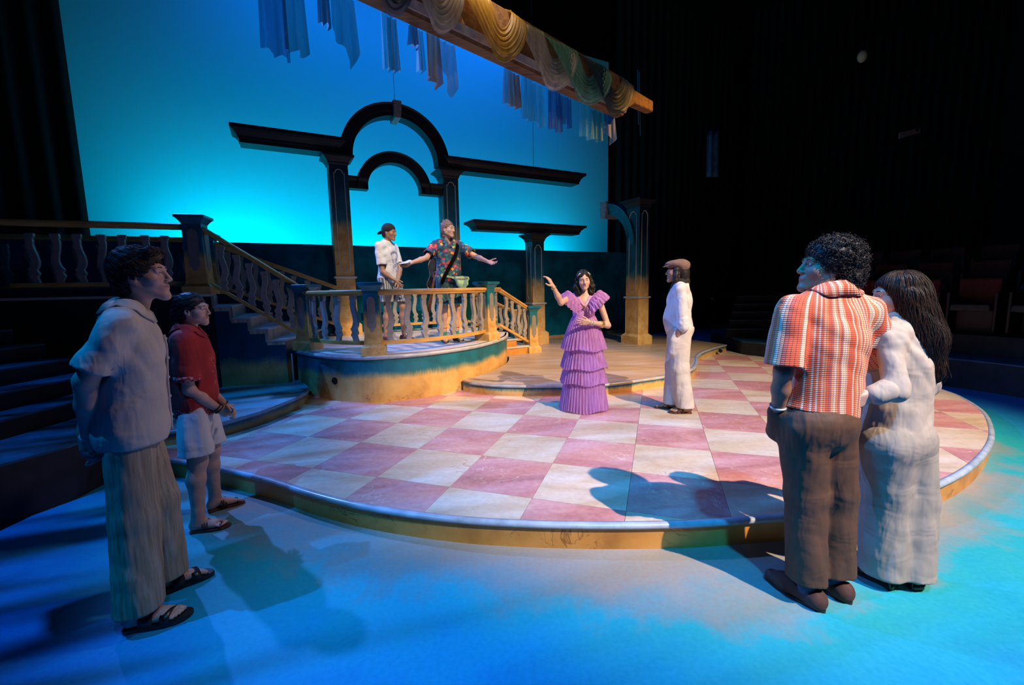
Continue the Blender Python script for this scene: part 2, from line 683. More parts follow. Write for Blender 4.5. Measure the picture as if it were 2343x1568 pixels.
struct('floor', MB().box((1.0, 5.0, -0.05), (26, 24, 0.1)), 'painted_floor')
struct('ceiling', MB().box((1.0, 5.0, 11.05), (30, 32, 0.1)), 'black_masking')
struct('wall_back', MB().box(W(3, 12.4, 5.5), (30, 0.2, 11), UA), 'black_masking')
struct('wall_left', MB().box((-9.6, 4.0, 5.5), (0.2, 26, 11)), 'black_masking')
struct('wall_right', MB().box((13.2, 6.0, 5.5), (0.2, 26, 11)), 'black_masking')
struct('wall_front', MB().box((1.0, -7.0, 5.5), (28, 0.2, 11)), 'black_masking')

# sky cloth, masking wall, side leg, border
cyc = MB().box(W(2.9, 10.55, 4.0), (12.1, 0.03, 7.95), UA).build('sky_cloth', MAT['sky_cloth'])
tag(cyc, 'huge flat sky cloth glowing cyan and blue behind the arches', 'backdrop')
mw = MB().box(W(2.0, 9.05, (ZT + 2.44) / 2), (13.0, 0.08, 2.44 - ZT), UA)
mwo = struct('wall_masking', mw, 'masking_wall_paint', 'low dark teal masking wall below the glowing sky cloth')
o = MB().box(W(4.9, 8.99, ZT + 0.035), (6.6, 0.03, 0.07), UA).build('baseboard_masking', MAT['deck_terrace'])
o['kind'] = 'structure'


def drape(name, p0, p1, z0, z1, mat, label, folds=16, amp=0.06, lean=0.0, cat='curtain'):
    mb = MB()
    n = folds * 6
    vs, fs = [], []
    d = np.array(p1) - np.array(p0)
    L = np.linalg.norm(d)
    d /= L
    nn = np.array([-d[1], d[0]])
    for i in range(n + 1):
        for z, k in ((z0, 0.0), (z1, 1.0)):
            q = np.array(p0) + d * (L * i / n + lean * (1 - k)) + nn * amp * math.sin(2 * PI * folds * i / n)
            vs.append((q[0], q[1], z))
    for i in range(n):
        fs.append((2 * i, 2 * i + 2, 2 * i + 3, 2 * i + 1))
    mb.add(vs, fs)
    return tag(mb.build(name, MAT[mat], smooth=True), label, cat)


a0, a1 = W(-9.5, 9.7), W(-2.62, 9.7)
drape('leg_curtain', a0[:2], a1[:2], 0.0, 10.0, 'black_masking', 'black side curtain left of the glowing sky cloth', 22, 0.05)
a0, a1 = W(8.98, 10.3), W(14.5, 10.3)
drape('leg_curtain', a0[:2], a1[:2], 0.0, 10.0, 'black_masking', 'black side curtain right of the glowing sky cloth', 18, 0.05)
drape('house_curtain', (8.2, 15.6), (13.0, 12.2), 0.0, 10.5, 'black_masking', 'tall black curtain behind the rows of house seats', 26, 0.08)

# ------------------------------------------------------------------ checkered platform
FRONT = [G(240, 1047, ZP), G(320, 1047, ZP), G(390, 1052, ZP), G(450, 1061, ZP), G(500, 1071, ZP), G(560, 1085, ZP), G(620, 1101, ZP), G(700, 1127, ZP),
         G(800, 1153, ZP), G(900, 1171, ZP), G(1000, 1184, ZP), G(1100, 1193, ZP), G(1200, 1198, ZP), G(1300, 1201, ZP), G(1400, 1202, ZP),
         G(1500, 1201, ZP), G(1600, 1198, ZP), G(1700, 1191, ZP), G(1800, 1183, ZP), G(1940, 1167, ZP), G(2070, 1138, ZP), G(2150, 1111, ZP),
         G(2220, 1074, ZP), G(2260, 1036, ZP), G(2277, 1000, ZP), G(2271, 965, ZP), G(2250, 936, ZP), G(2200, 906, ZP), G(2150, 888, ZP),
         G(2113, 877, ZP), (5.30, 6.9, ZP), (4.95, 7.9, ZP), (4.62, 8.55, ZP)]
FRONT_S = [tuple(p) for p in spline(FRONT, 4)]
PLAT = FRONT_S + [(4.4, 11.0, ZP), (-2.9, 7.6, ZP), (-4.0, 6.5, ZP), (-3.95, 5.72, ZP), (-3.72, 4.2, ZP)]
plat = tag(empty('stage_platform', (0.6, 4.6, 0)), 'low curved stage platform tiled in pink and cream checks', 'stage')
MB().prism(offset(PLAT, -0.02), 0.0, ZP - 0.010).build('fascia', MAT['fascia_amber'], plat)
rimo = offset(FRONT_S, -0.022)
MB().sweep([(p[0], p[1], ZP - 0.018) for p in rimo], [(0.022 * math.cos(q), 0.020 * math.sin(q)) for q in np.linspace(-PI / 2, PI / 2, 7)] + [(-0.02, 0.019), (-0.02, -0.02)]).build('nosing', MAT['nosing_paint'], plat, True)

TERR = [G(1073, 874, ZT), G(1120, 879, ZT), G(1180, 881.5, ZT), G(1270, 881.5, ZT), G(1330, 880.5, ZT), G(1386, 878, ZT), G(1430, 873.5, ZT), G(1461, 869, ZT),
        G(1500, 863.5, ZT), G(1532, 858.6, ZT), G(1560, 852.5, ZT), G(1581, 846, ZT), G(1593, 838, ZT), G(1598, 827, ZT), G(1597, 816, ZT), G(1606, 806.7, ZT),
        G(1623, 799.6, ZT), G(1644, 793, ZT), G(1664, 788.7, ZT)]
TERR_S = [tuple(p) for p in spline(TERR, 4)]
TERR_P = TERR_S + [W(8.55, 8.98, ZT), W(2.6, 8.98, ZT), (-1.2, 6.6, ZT)]
LTER = [G(300, 994, ZT), G(345, 990, ZT), G(389, 985, ZT), G(450, 977, ZT), G(504, 967, ZT), G(563, 951, ZT), G(604, 938.5, ZT), G(645, 923, ZT), G(686, 906, ZT), G(702, 897, ZT), G(709, 888, ZT)]
LTER_S = [tuple(p) for p in spline(LTER, 4)]
LTER_P = LTER_S + [(-2.95, 6.05, ZT), (-3.0, 6.3, ZT), (-3.98, 6.2, ZT), (-3.92, 5.70, ZT), (-3.70, 4.3, ZT)]
BALC = [G(673, 801, ZB), G(700, 806, ZB), G(745, 812, ZB), G(800, 815, ZB), G(850, 815, ZB), G(900, 812.3, ZB), G(950, 808.5, ZB), G(995, 804, ZB), G(1054, 796, ZB),
        G(1099, 788, ZB), G(1137, 778, ZB), G(1156, 771, ZB), G(1162, 766, ZB), W(3.66, 7.02, ZB)]
BALC_S = [tuple(p) for p in spline(BALC, 4)]
BALC_P = BALC_S + [W(3.66, 8.95, ZB), W(0.85, 8.95, ZB)]
_k0 = min(range(len(BALC_S)), key=lambda i: (BALC_S[i][0] - TERR[0][0]) ** 2 + (BALC_S[i][1] - TERR[0][1]) ** 2)
TERR_P = TERR_S + [W(8.55, 8.98, ZT), W(3.67, 8.98, ZT)] + [(p[0] - 0.0, p[1], ZT) for p in BALC_S[::-1][:len(BALC_S) - _k0]]


def inside(pt, poly):
    x, y = pt[0], pt[1]
    c = False
    n = len(poly)
    for i in range(n):
        x1, y1 = poly[i][0], poly[i][1]
        x2, y2 = poly[(i + 1) % n][0], poly[(i + 1) % n][1]
        if (y1 > y) != (y2 > y) and x < (x2 - x1) * (y - y1) / (y2 - y1) + x1:
            c = not c
    return c


def clip(poly, sq):
    out = [tuple(p[:2]) for p in poly]
    for i in range(4):
        a, b = sq[i], sq[(i + 1) % 4]
        ex, ey = b[0] - a[0], b[1] - a[1]
        side = lambda p: ex * (p[1] - a[1]) - ey * (p[0] - a[0])
        src, out = out, []
        for k in range(len(src)):
            p, q = src[k], src[(k + 1) % len(src)]
            sp, sq_ = side(p), side(q)
            if sp >= 0:
                out.append(p)
            if (sp >= 0) != (sq_ >= 0):
                t = sp / (sp - sq_)
                out.append((p[0] + (q[0] - p[0]) * t, p[1] + (q[1] - p[1]) * t))
        if not out:
            return []
    return out


TA, TB_, TS = np.array([0.949, -0.316]), np.array([0.316, 0.949]), 0.61


def tilep(i, j):
    q = ((i - 4.2585) * TA + (j + 4.3712) * TB_) * TS
    return (float(q[0]), float(q[1]))


PIN = offset(PLAT, -0.035)
tile_mesh = {}
for i in range(-6, 16):
    for j in range(-8, 16):
        g = 0.0022
        sq = [tilep(i + g, j + g), tilep(i + 1 - g, j + g), tilep(i + 1 - g, j + 1 - g), tilep(i + g, j + 1 - g)]
        if any(all(inside(c, P) for c in sq + [tilep(i + .5, j + .5)]) for P in (TERR_P, LTER_P, BALC_P)):
            continue
        full = all(inside(c, PIN) for c in sq)
        if not full and not any(inside(tilep(i + a / 6, j + b / 6), PIN) for a in range(7) for b in range(7)):
            continue
        mname = 'tile_pink' if (i + j) % 2 == 0 else 'tile_cream'
        c0 = tilep(i + .5, j + .5)
        if full and mname in tile_mesh:
            o = bpy.data.objects.new('tile', tile_mesh[mname])
            put(o, plat)
            o.location = (c0[0] - 0.6, c0[1] - 4.6, 0)
        else:
            poly = sq if full else clip(PIN, sq)
            if len(poly) < 3:
                continue
            o = MB().prism([(p[0] - c0[0], p[1] - c0[1]) for p in poly], ZP - 0.0105, ZP).build('tile', MAT[mname], plat, rel=False)
            o.location = (c0[0] - 0.6, c0[1] - 4.6, 0)
            if full:
                tile_mesh[mname] = o.data


def nosing_profile(h=0.022, w=0.024):
    return [(w * math.cos(q), h * math.sin(q)) for q in np.linspace(-PI / 2, PI / 2, 7)] + [(-0.03, h), (-0.03, -h)]


ter = tag(empty('curved_terrace', (1.8, 7.4, ZP)), 'low curved terrace step with marbled tan top behind the tulle dress', 'step')
MB().prism(offset(TERR_P, -0.022), ZP, ZT - 0.02).build('fascia', MAT['fascia_terrace'], ter)
MB().prism(offset(TERR_P, -0.006), ZT - 0.021, ZT).build('deck', MAT['deck_terrace'], ter)
MB().sweep([(p[0], p[1], ZT - 0.021) for p in offset(TERR_S, -0.022)], nosing_profile()).build('nosing', MAT['nosing_paint'], ter, True)
h = G(1648, 803, ZP + 0.08)
MB().tube([(h[0] - 0.01, h[1] - 0.035, h[2]), (h[0] + 0.02, h[1] + 0.05, h[2])], 0.035, 14).build('cable_hole', MAT['hole_black'], ter)

lt = tag(empty('curved_step', (-3.6, 5.2, ZP)), 'low curved blue lit step in front of the dark staircase wall', 'step')
MB().prism(offset(LTER_P, -0.022), ZP, ZT - 0.02).build('fascia', MAT['fascia_terrace'], lt)
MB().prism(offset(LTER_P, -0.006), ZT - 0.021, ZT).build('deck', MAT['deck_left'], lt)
MB().sweep([(p[0], p[1], ZT - 0.021) for p in offset(LTER_S, -0.022)], nosing_profile()).build('nosing', MAT['nosing_paint'], lt, True)

bal = tag(empty('balcony', (-1.4, 7.0, ZP)), 'raised curved balcony with teal and sandstone painted front wall', 'balcony')
MB().prism(offset(BALC_P, -0.03), ZP, ZB - 0.03).build('front_wall', MAT['fascia_balcony'], bal)
MB().prism(offset(BALC_P, -0.006), ZB - 0.031, ZB).build('deck', MAT['deck_balcony'], bal)
MB().sweep([(p[0], p[1], ZB - 0.028) for p in offset(BALC_S, -0.03)], nosing_profile(0.028, 0.032)).build('nosing', MAT['nosing_paint'], bal, True)
hp = G(767, 872, 0.40)
d = ray(767, 872)
t_ = 5.50 / d[1]
hc = np.array([d[0] * t_, d[1] * t_, CZ + d[2] * t_])
MB().tube([hc + np.array([-0.01, 0.005, 0]), hc + np.array([0.03, 0.13, 0])], 0.046, 20).build('cable_hole', MAT['hole_black'], bal)
MB().tube([G(673, 880, ZT)[:2] + (z,) for z in (ZT, 0.5, 0.74)], 0.010, 6).build('edge_strip', MAT['moulding_paint'], bal)

# ------------------------------------------------------------------ newels, balusters, rails
BOUT_R = [(320, 385), (326, 430), (322, 452), (308, 462), (320, 476), (322, 520), (312, 600), (293, 680), (285, 755), (300, 820), (336, 872), (312, 915), (336, 960), (312, 1000), (300, 1050)]
BOUT_L = [(226, 385), (228, 425), (240, 450), (247, 466), (243, 490), (249, 530), (238, 600), (216, 680), (205, 760), (214, 820), (242, 872), (222, 928), (246, 975), (240, 1000), (226, 1050)]


def baluster_mesh(name, mirror, H=0.575, T=0.042):
    s = H / 665.0
    k = -1 if mirror else 1
    R = [((x - 268) * s * k, H - (y - 385) * s) for x, y in BOUT_R]
    L = [((x - 268) * s * k, H - (y - 385) * s) for x, y in BOUT_L]
    ys = sorted(set([p[1] for p in R] + [p[1] for p in L]))
    rx = np.interp(ys, [p[1] for p in R][::-1], [p[0] for p in R][::-1])
    lx = np.interp(ys, [p[1] for p in L][::-1], [p[0] for p in L][::-1])
    vs, fs = [], []
    for a, b, z in zip(lx, rx, ys):
        vs += [(a, -T / 2, z), (b, -T / 2, z), (b, T / 2, z), (a, T / 2, z)]
    for i in range(len(ys) - 1):
        for j in range(4):
            a, b = 4 * i + j, 4 * i + (j + 1) % 4
            fs.append((a, b, b + 4, a + 4))
    n = len(vs)
    fs += [(3, 2, 1, 0), (n - 4, n - 3, n - 2, n - 1)]
    me = bpy.data.meshes.new(name)
    me.from_pydata(vs, [], fs)
    me.materials.append(MAT['baluster_face'])
    return me


BME = [baluster_mesh('baluster_scroll', False), baluster_mesh('baluster_scroll_mirrored', True)]
RAILP = [(-0.034, -0.036), (0.034, -0.036), (0.044, -0.012), (0.060, 0.0), (0.060, 0.024), (0.046, 0.036), (-0.046, 0.036), (-0.060, 0.024), (-0.060, 0.0), (-0.044, -0.012)]
BRAILP = [(-0.03, -0.024), (0.03, -0.024), (0.03, 0.024), (-0.03, 0.024)]


def balustrade(label, path, n, flip=0, rail_h=0.78, pad=0.10, top=True, group='carved scroll balustrades of the terrace'):
    """path = floor line; n balusters spaced evenly between the ends"""
    P = resample(path, 40)
    base = empty('balustrade', tuple(P[len(P) // 2]))
    tag(base, label, 'railing', group)
    if top:
        MB().sweep([(p[0], p[1], p[2] + rail_h) for p in P], RAILP).build('handrail', MAT['rail_paint'], base)
    MB().sweep([(p[0], p[1], p[2] + 0.145) for p in P], BRAILP).build('bottom_rail', MAT['rail_paint'], base)
    L = np.concatenate([[0], np.cumsum(np.linalg.norm(np.diff(P[:, :2], axis=0), axis=1))])
    for k in range(n):
        s = pad + (L[-1] - 2 * pad) * (k + 0.5) / n
        q = np.array([np.interp(s, L, P[:, c]) for c in range(3)])
        q2 = np.array([np.interp(s + 0.02, L, P[:, c]) for c in range(3)])
        b = bpy.data.objects.new('baluster', BME[(k + flip) % 2])
        put(b, base)
        lo = WLOC[base.name]
        b.location = (q[0] - lo[0], q[1] - lo[1], q[2] + 0.168 - lo[2])
        b.rotation_euler = (0, 0, math.atan2(q2[1] - q[1], q2[0] - q[0]))
    return base


def newel(loc, rz, label, H=0.905, w=0.098, group=None, panel=True):
    o = tag(empty('newel_post', loc, rz), label, 'post', group)
    b = MB().stack((0, 0, 0), [(w + 0.045, w + 0.045, 0.0), (w + 0.045, w + 0.045, 0.10), (w + 0.012, w + 0.012, 0.135)]).build('base', MAT['newel_paint'], o, rel=False)
    MB().stack((0, 0, 0), [(w + 0.010, w + 0.010, 0.134), (w, w, 0.24), (w - 0.008, w - 0.008, H - 0.10)]).build('shaft', MAT['newel_paint'], o, rel=False)
    MB().stack((0, 0, 0), [(w - 0.004, w - 0.004, H - 0.105), (w + 0.012, w + 0.012, H - 0.075), (w + 0.040, w + 0.040, H - 0.040), (w + 0.052, w + 0.052, H - 0.036), (w + 0.052, w + 0.052, H - 0.006), (w + 0.044, w + 0.044, H)]).build('cap', MAT['sea_paint'], o, rel=False)
    if panel:
        a, z0, z1 = w * 0.50, 0.30, H - 0.17
        prof = [(-a * .35, z0), (a * .35, z0), (a * .55, z0 + .045), (a, z0 + .05), (a, z1 - .06), (a * .7, z1 - .02), (0, z1), (-a * .7, z1 - .02), (-a, z1 - .06), (-a, z0 + .05), (-a * .55, z0 + .045)]
        for k in range(4):
            ca, sa = math.cos(k * PI / 2), math.sin(k * PI / 2)
            vs = []
            for yy in (-w + 0.020, -w - 0.004):
                for x, z in prof:
                    vs.append((x * ca - yy * sa, x * sa + yy * ca, z))
            n = len(prof)
            fs = [tuple(range(n - 1, -1, -1)), tuple(range(n, 2 * n))] + [(i, (i + 1) % n, (i + 1) % n + n, i + n) for i in range(n)]
            mesh('inset_panel', vs, fs, MAT['inset_grey'], o, rel=False)
    return o


RIN = offset(BALC_S, -0.16)


def rin_at(px):
    """point of the balcony rail line seen at photo column px"""
    best = min(RIN, key=lambda p: abs(IMW / 2 + FPX * (MR[0] @ (p - np.array([0, 0, CZ]))) / (MR[2] @ (p - np.array([0, 0, CZ]))) - px))
    k = int(np.argmin(np.linalg.norm(RIN - best, axis=1)))
    t = RIN[min(k + 1, len(RIN) - 1)] - RIN[max(k - 1, 0)]
    return best, math.atan2(t[1], t[0]), k


n1, r1, k1 = rin_at(708)
n2, r2, k2 = rin_at(853)
n3, r3, k3 = rin_at(1114)
newel((n1[0], n1[1], ZB), r1 + 0.5, 'squat teal and sandstone newel post at the left end of the curved balcony')
newel((n2[0], n2[1], ZB), r2 + 0.12, 'teal and sandstone newel post in the middle of the curved balcony rail')
newel((n3[0], n3[1], ZB), r3 - 0.25, 'teal and sandstone newel post at the right end of the curved balcony')


def zpath(P, z):
    return [(p[0], p[1], z) for p in P]


balustrade('short curved balustrade between the left and middle balcony posts', zpath(RIN[k1:k2 + 1], ZB), 4, 0)
balustrade('long curved balustrade in front of the guitar player', zpath(RIN[k2:k3 + 1], ZB), 8, 1)
# right stair
n4 = G(1217, 806, ZT)
newel(n4, UA, 'small teal and amber newel post at the foot of the right stairs', 0.90, 0.092)
qtop = np.array(W(3.52, 7.12, ZB))
balustrade('short return balustrade behind the right balcony post', [tuple(RIN[k3]), tuple(0.5 * (RIN[k3] + qtop) + np.array([0.03, 0, 0])), tuple(qtop)], 2, 0, pad=0.14)
balustrade('sloping front balustrade of the right stairs, amber lit', [tuple(qtop), (n4[0], n4[1], ZT + 0.02)], 4, 0)
balustrade('sloping rear balustrade of the right stairs', [W(3.45, 8.42, ZB), W(4.35, 8.2, ZT)], 3, 1)
balustrade('low level balustrade behind the right stairs', [W(4.35, 8.2, ZT), W(4.72, 8.2, ZT)], 2, 1, rail_h=0.76, pad=0.03)
balustrade('straight rear balustrade between the two tall arch columns', [W(1.40, 8.43, ZB), W(2.92, 8.43, ZB)], 7, 0)
st = tag(empty('right_stairs', W(3.95, 7.6, ZT)), 'two short amber lit steps down from the balcony', 'stairs')
for k, (u0, u1, z) in enumerate(((3.665, 3.93, 0.615), (3.665, 4.19, 0.465))):
    MB().box(W((u0 + u1) / 2, 7.66, (ZT + z - 0.03) / 2 if k else (0.435 + z - 0.03) / 2 + 0.015), (u1 - u0 - 0.012, 0.93, (z - 0.03 - ZT) if k else (z - 0.465)), UA).build('stringer', MAT['fascia_amber'], st)
    MB().box(W((u0 + u1) / 2 + 0.005, 7.66, z - 0.015), (u1 - u0 + 0.01, 0.96, 0.03), UA).build('tread', MAT['stair_tread'], st)

# left stair and upper landing
L1 = np.array([-4.06, 5.78, ZL])
F_top, F_bot = L1 + np.array([0.13, 0.02, 0]), np.array([-2.92, 6.02, ZB])
B_top, B_bot = np.array([-4.72, 7.05, ZL]), np.array([-2.95, 7.75, ZB])
ls = tag(empty('left_staircase', (-3.6, 6.5, ZT)), 'dark blue staircase with pale treads rising left of the balcony', 'stairs')
NR = 5
for k in range(NR):
    f0, f1 = k / NR, (k + 1) / NR
    z = ZL - (ZL - ZB) * (k + 1) / NR
    if k == NR - 1:
        break
    a, b = F_top + (F_bot - F_top) * f0, F_top + (F_bot - F_top) * f1
    c, d = B_top + (B_bot - B_top) * f1, B_top + (B_bot - B_top) * f0
    quad = [a[:2], b[:2], c[:2], d[:2]]
    MB().prism(quad, ZT, z - 0.02).build('stringer', MAT['fascia_stair'], ls)
    q2_ = [a[:2] + np.array([0, -0.012]), b[:2] + np.array([0.015, -0.012]), c[:2] + np.array([0.015, 0]), d[:2]]
    MB().prism(q2_, z - 0.022, z).build('tread', MAT['stair_tread'], ls)
    # riser above this tread
    zz = z + (ZL - ZB) / NR - 0.022
    MB().prism([a[:2] + np.array([0.0, -0.004]), a[:2] + np.array([0.012, -0.004]), d[:2] + np.array([0.012, 0]), d[:2]], z, zz).build('riser', MAT['stair_riser'], ls)
    # painted edging on the wall face
    mbx = MB()
    mbx.prism([a[:2] + np.array([-0.04, -0.008]), b[:2] + np.array([0.0, -0.008]), b[:2] + np.array([0.0, 0.0]), a[:2] + np.array([-0.04, 0.0])], z - 0.07, z - 0.024)
    mbx.prism([a[:2] + np.array([-0.04, -0.008]), a[:2] + np.array([0.002, -0.008]), a[:2], a[:2] + np.array([-0.04, 0])], z - 0.03, zz)
    mbx.build('edging', MAT['stair_riser'], ls)
DL = np.array([-0.93, -0.36, 0.0])
land = [F_top, B_top, B_top + DL * 3.6, F_top + DL * 3.6 + np.array([-0.2, 0, 0])]
lo_ = tag(empty('upper_landing', (-5.6, 5.8, 0.0)), 'dark upper landing platform at the head of the left staircase', 'landing')
MB().prism([p[:2] for p in land], ZT if False else 0.0, ZL - 0.03).build('body', MAT['black_riser'], lo_)
MB().prism([p[:2] for p in land], ZL - 0.031, ZL).build('deck', MAT['stair_tread'], lo_)
newel(tuple(L1), math.atan2(0.36, 0.93) - 0.1, 'tall dark newel post at the head of the left staircase, nearest the red shirt', 1.0, 0.115)
newel(tuple(B_top + np.array([-0.02, -0.05, 0])), 0.35, 'dark newel post behind, at the head of the rear stair rail', 0.93, 0.10)
balustrade('sloping front balustrade of the left staircase, dark scroll balusters', [tuple(L1 + np.array([0.1, 0.02, 0.0])), tuple(np.array([n1[0], n1[1], ZB]))], 6, 1, rail_h=0.83)
balustrade('sloping rear balustrade of the left staircase ending at the tall column', [tuple(B_top), tuple(B_bot + np.array([0, 0, 0.02]))], 9, 0, rail_h=0.80)
fl = L1 + DL * 0.1
balustrade('level front balustrade of the dark upper landing', [tuple(fl), tuple(fl + DL * 1.75)], 7, 0, rail_h=0.86, pad=0.12)
bl = B_top + DL * 0.1
balustrade('level rear balustrade of the dark upper landing', [tuple(bl), tuple(bl + DL * 2.6)], 9, 1, rail_h=0.84, pad=0.12)


# ------------------------------------------------------------------ columns, arches, entablature
def panel_path(a, z0, z1, arch=True):
    if arch:
        pts = [(-a, z0 + 0.05), (-a, z1 - 0.06), (-a * .72, z1 - 0.065), (-a * .62, z1 - 0.03), (-a * .3, z1 - 0.004), (0, z1), (a * .3, z1 - 0.004), (a * .62, z1 - 0.03), (a * .72, z1 - 0.065), (a, z1 - 0.06),
               (a, z0 + 0.05), (a * .72, z0 + 0.055), (a * .5, z0 + 0.02), (0, z0), (-a * .5, z0 + 0.02), (-a * .72, z0 + 0.055)]
    else:
        pts = [(-a, z0 + .10), (-a, z1 - .10), (-a * .6, z1 - .07), (-a * .5, z1 - .04), (-a * .3, z1), (a * .3, z1), (a * .5, z1 - .04), (a * .6, z1 - .07), (a, z1 - .10),
               (a, z0 + .10), (a * .6, z0 + .07), (a * .5, z0 + .04), (a * .3, z0), (-a * .3, z0), (-a * .5, z0 + .04), (-a * .6, z0 + .07)]
    return pts


def column(loc, label, H, w, ring, base_h, paint, rz=UA, wd=None, bw=0.065, faces=(0, 3)):
    wd = wd or w
    o = tag(empty('column', loc, rz), label, 'column')
    B = lambda *lv: MB().stack((0, 0, 0), [(w + e, wd + e, z) for e, z in lv])
    B((bw, 0), (bw, base_h - 0.05), (bw - 0.02, base_h - 0.03), (0.008, base_h)).build('base', MAT[paint], o, rel=False)
    B((0.006, base_h - 0.002), (0.006, ring - 0.02)).build('pedestal', MAT[paint], o, rel=False)
    B((0.010, ring - 0.022), (0.032, ring - 0.015), (0.038, ring), (0.032, ring + 0.015), (0.008, ring + 0.022)).build('ring_moulding', MAT['moulding_paint'], o, rel=False)
    B((0.0, ring + 0.018), (0.0, H - 0.16)).build('shaft', MAT[paint], o, rel=False)
    B((0.004, H - 0.165), (0.018, H - 0.14), (0.020, H - 0.12), (0.050, H - 0.075), (0.085, H - 0.045), (0.105, H - 0.035), (0.105, H - 0.005), (0.098, H)).build('capital', MAT['entablature_paint'], o, rel=False)
    for k in faces:
        hw, hd = (w, wd) if k % 2 == 0 else (wd, w)
        ca, sa = math.cos(k * PI / 2), math.sin(k * PI / 2)
        for (z0, z1, ar) in ((ring + 0.10, H - 0.24, True), (base_h + 0.09, ring - 0.10, False)):
            pts = panel_path(hw * 0.56, z0, z1, ar)
            MB().tube([(x * ca + hd * sa, x * sa - hd * ca, z) for x, z in pts], 0.0085, 6, True).build('panel_moulding', MAT['moulding_paint'], o, True, rel=False)
    return o


column(W(1.115, 8.60, ZB), 'tall left arch column, dark blue above and sandstone below', 3.17, 0.158, 1.05, 0.24, 'column_paint')
column(W(3.19, 8.60, ZB), 'tall right arch column behind the guitar player', 3.14, 0.158, 1.05, 0.24, 'column_paint')
column(W(5.04, 8.34, ZT), 'shorter column under the low entablature beam right of the balcony', 2.40, 0.148, 0.90, 0.30, 'column_paint_low')
column(W(6.82, 7.06, ZT), 'dark column with a broken half arch right of the tulle dress', 3.02, 0.140, 1.0, 0.22, 'column_paint_low', wd=0.19)


def beam(label, u0, u1, z0, z1, v, hv=0.16):
    """entablature with a stepped cornice profile and returned ends"""
    h = z1 - z0
    c = W((u0 + u1) / 2, v, 0)
    hu = (u1 - u0) / 2
    lv = [(hu - 0.115, hv, z0), (hu - 0.115, hv, z0 + h * .22), (hu - 0.095, hv + .02, z0 + h * .26), (hu - 0.095, hv + .02, z0 + h * .40), (hu - 0.07, hv + .045, z0 + h * .52),
          (hu - 0.045, hv + .07, z0 + h * .66), (hu - 0.012, hv + .10, z0 + h * .74), (hu, hv + .115, z0 + h * .78), (hu, hv + .115, z1)]
    o = MB().stack((c[0], c[1], 0), lv, UA).build('entablature_beam', MAT['entablature_paint'])
    return tag(o, label, 'beam', 'dark entablature beams')


beam('long dark entablature beam reaching left from the arch column', -0.46, 1.26, 3.955, 4.205, 8.60)
beam('long dark entablature beam reaching right from the arch column', 3.06, 6.44, 3.905, 4.13, 8.60)
beam('low dark entablature beam on the shorter column', 3.50, 6.26, 2.735, 2.92, 8.34, 0.15)


def arch_mesh(cu, cz, r0, r1, v0, v1, t0=0.0, t1=PI, n=40, foot=0.0, plane='u'):
    pts = [(cu + math.cos(t) * 1.0, t) for t in np.linspace(t0, t1, n)]
    ring = []
    ts = list(np.linspace(t0, t1, n))
    prof = [(r0, v1), (r0, v0), (r0 + 0.35 * (r1 - r0), v0), (r0 + 0.38 * (r1 - r0), v0 - 0.02), (r1 - 0.03, v0 - 0.02), (r1, v0 - 0.045), (r1, v1)]
    vs = []
    rows = []
    if foot:
        rows.append((1.0, 0.0, -foot))
    for t in ts:
        rows.append((math.cos(t), math.sin(t), 0.0))
    if foot:
        rows.append((-1.0, 0.0, -foot))
    for c, s, dz in rows:
        for r, v in prof:
            vs.append((cu + c * r, v, cz + s * r + dz))
    m = len(prof)
    fs = []
    for i in range(len(rows) - 1):
        for j in range(m):
            a, b = i * m + j, i * m + (j + 1) % m
            fs.append((a, b, b + m, a + m))
    fs.append(tuple(range(m)))
    fs.append(tuple((len(rows) - 1) * m + j for j in range(m - 1, -1, -1)))
    if plane == 'u':
        vs = [W(*p) for p in vs]
    else:                                      # the arch runs upstage: first coordinate along v, second along u
        vs = [W(p[1], p[0], p[2]) for p in vs]
    return MB().add(vs, fs)


ba = tag(empty('big_arch', W(2.165, 8.55, 3.94)), 'large dark semicircular arch spanning the two tall columns', 'arch')
arch_mesh(2.165, 3.955, 0.79, 1.01, 8.46, 8.72).build('arch_ring', MAT['entablature_paint'], ba)
k = [(-0.055, 4.69), (0.055, 4.69), (0.075, 4.99), (-0.075, 4.99)]
vs = [W(2.19 + u, 8.36, z) for u, z in k] + [W(2.19 + u, 8.74, z) for u, z in k]
mesh('keystone', vs, [(0, 1, 2, 3), (7, 6, 5, 4), (0, 4, 5, 1), (1, 5, 6, 2), (2, 6, 7, 3), (3, 7, 4, 0)], MAT['keystone_paint'], ba)
sa_ = tag(empty('small_arch', W(2.1, 8.55, 3.4)), 'smaller dark arch with side arms between the two tall columns', 'arch')
arch_mesh(2.105, 3.42, 0.50, 0.69, 8.48, 8.68).build('arch_ring', MAT['entablature_paint'], sa_)
for u0, u1 in ((1.27, 1.615), (2.60, 3.05)):
    mb = MB()
    c = W((u0 + u1) / 2, 8.58, 0)
    mb.stack((c[0], c[1], 0), [((u1 - u0) / 2, 0.10, 3.40), ((u1 - u0) / 2, 0.10, 3.52), ((u1 - u0) / 2, 0.12, 3.53), ((u1 - u0) / 2, 0.14, 3.58), ((u1 - u0) / 2, 0.14, 3.61)], UA)
    mb.build('side_arm', MAT['entablature_paint'], sa_)
ha = tag(empty('half_arch', W(6.80, 7.6, 2.4)), 'broken half arch with a pale keystone springing from the right column', 'arch')
hm = arch_mesh(7.98, 2.42, 0.74, 0.98, 6.69, 6.93, PI, PI / 2 + 0.06, 22, plane='v')
hm.build('arch_ring', MAT['sea_paint'], ha)
k = [(-0.085, 3.07), (0.07, 3.09), (0.10, 3.46), (-0.12, 3.45)]
vs = [W(6.62, 7.97 + v, z) for v, z in k] + [W(6.98, 7.97 + v, z) for v, z in k]
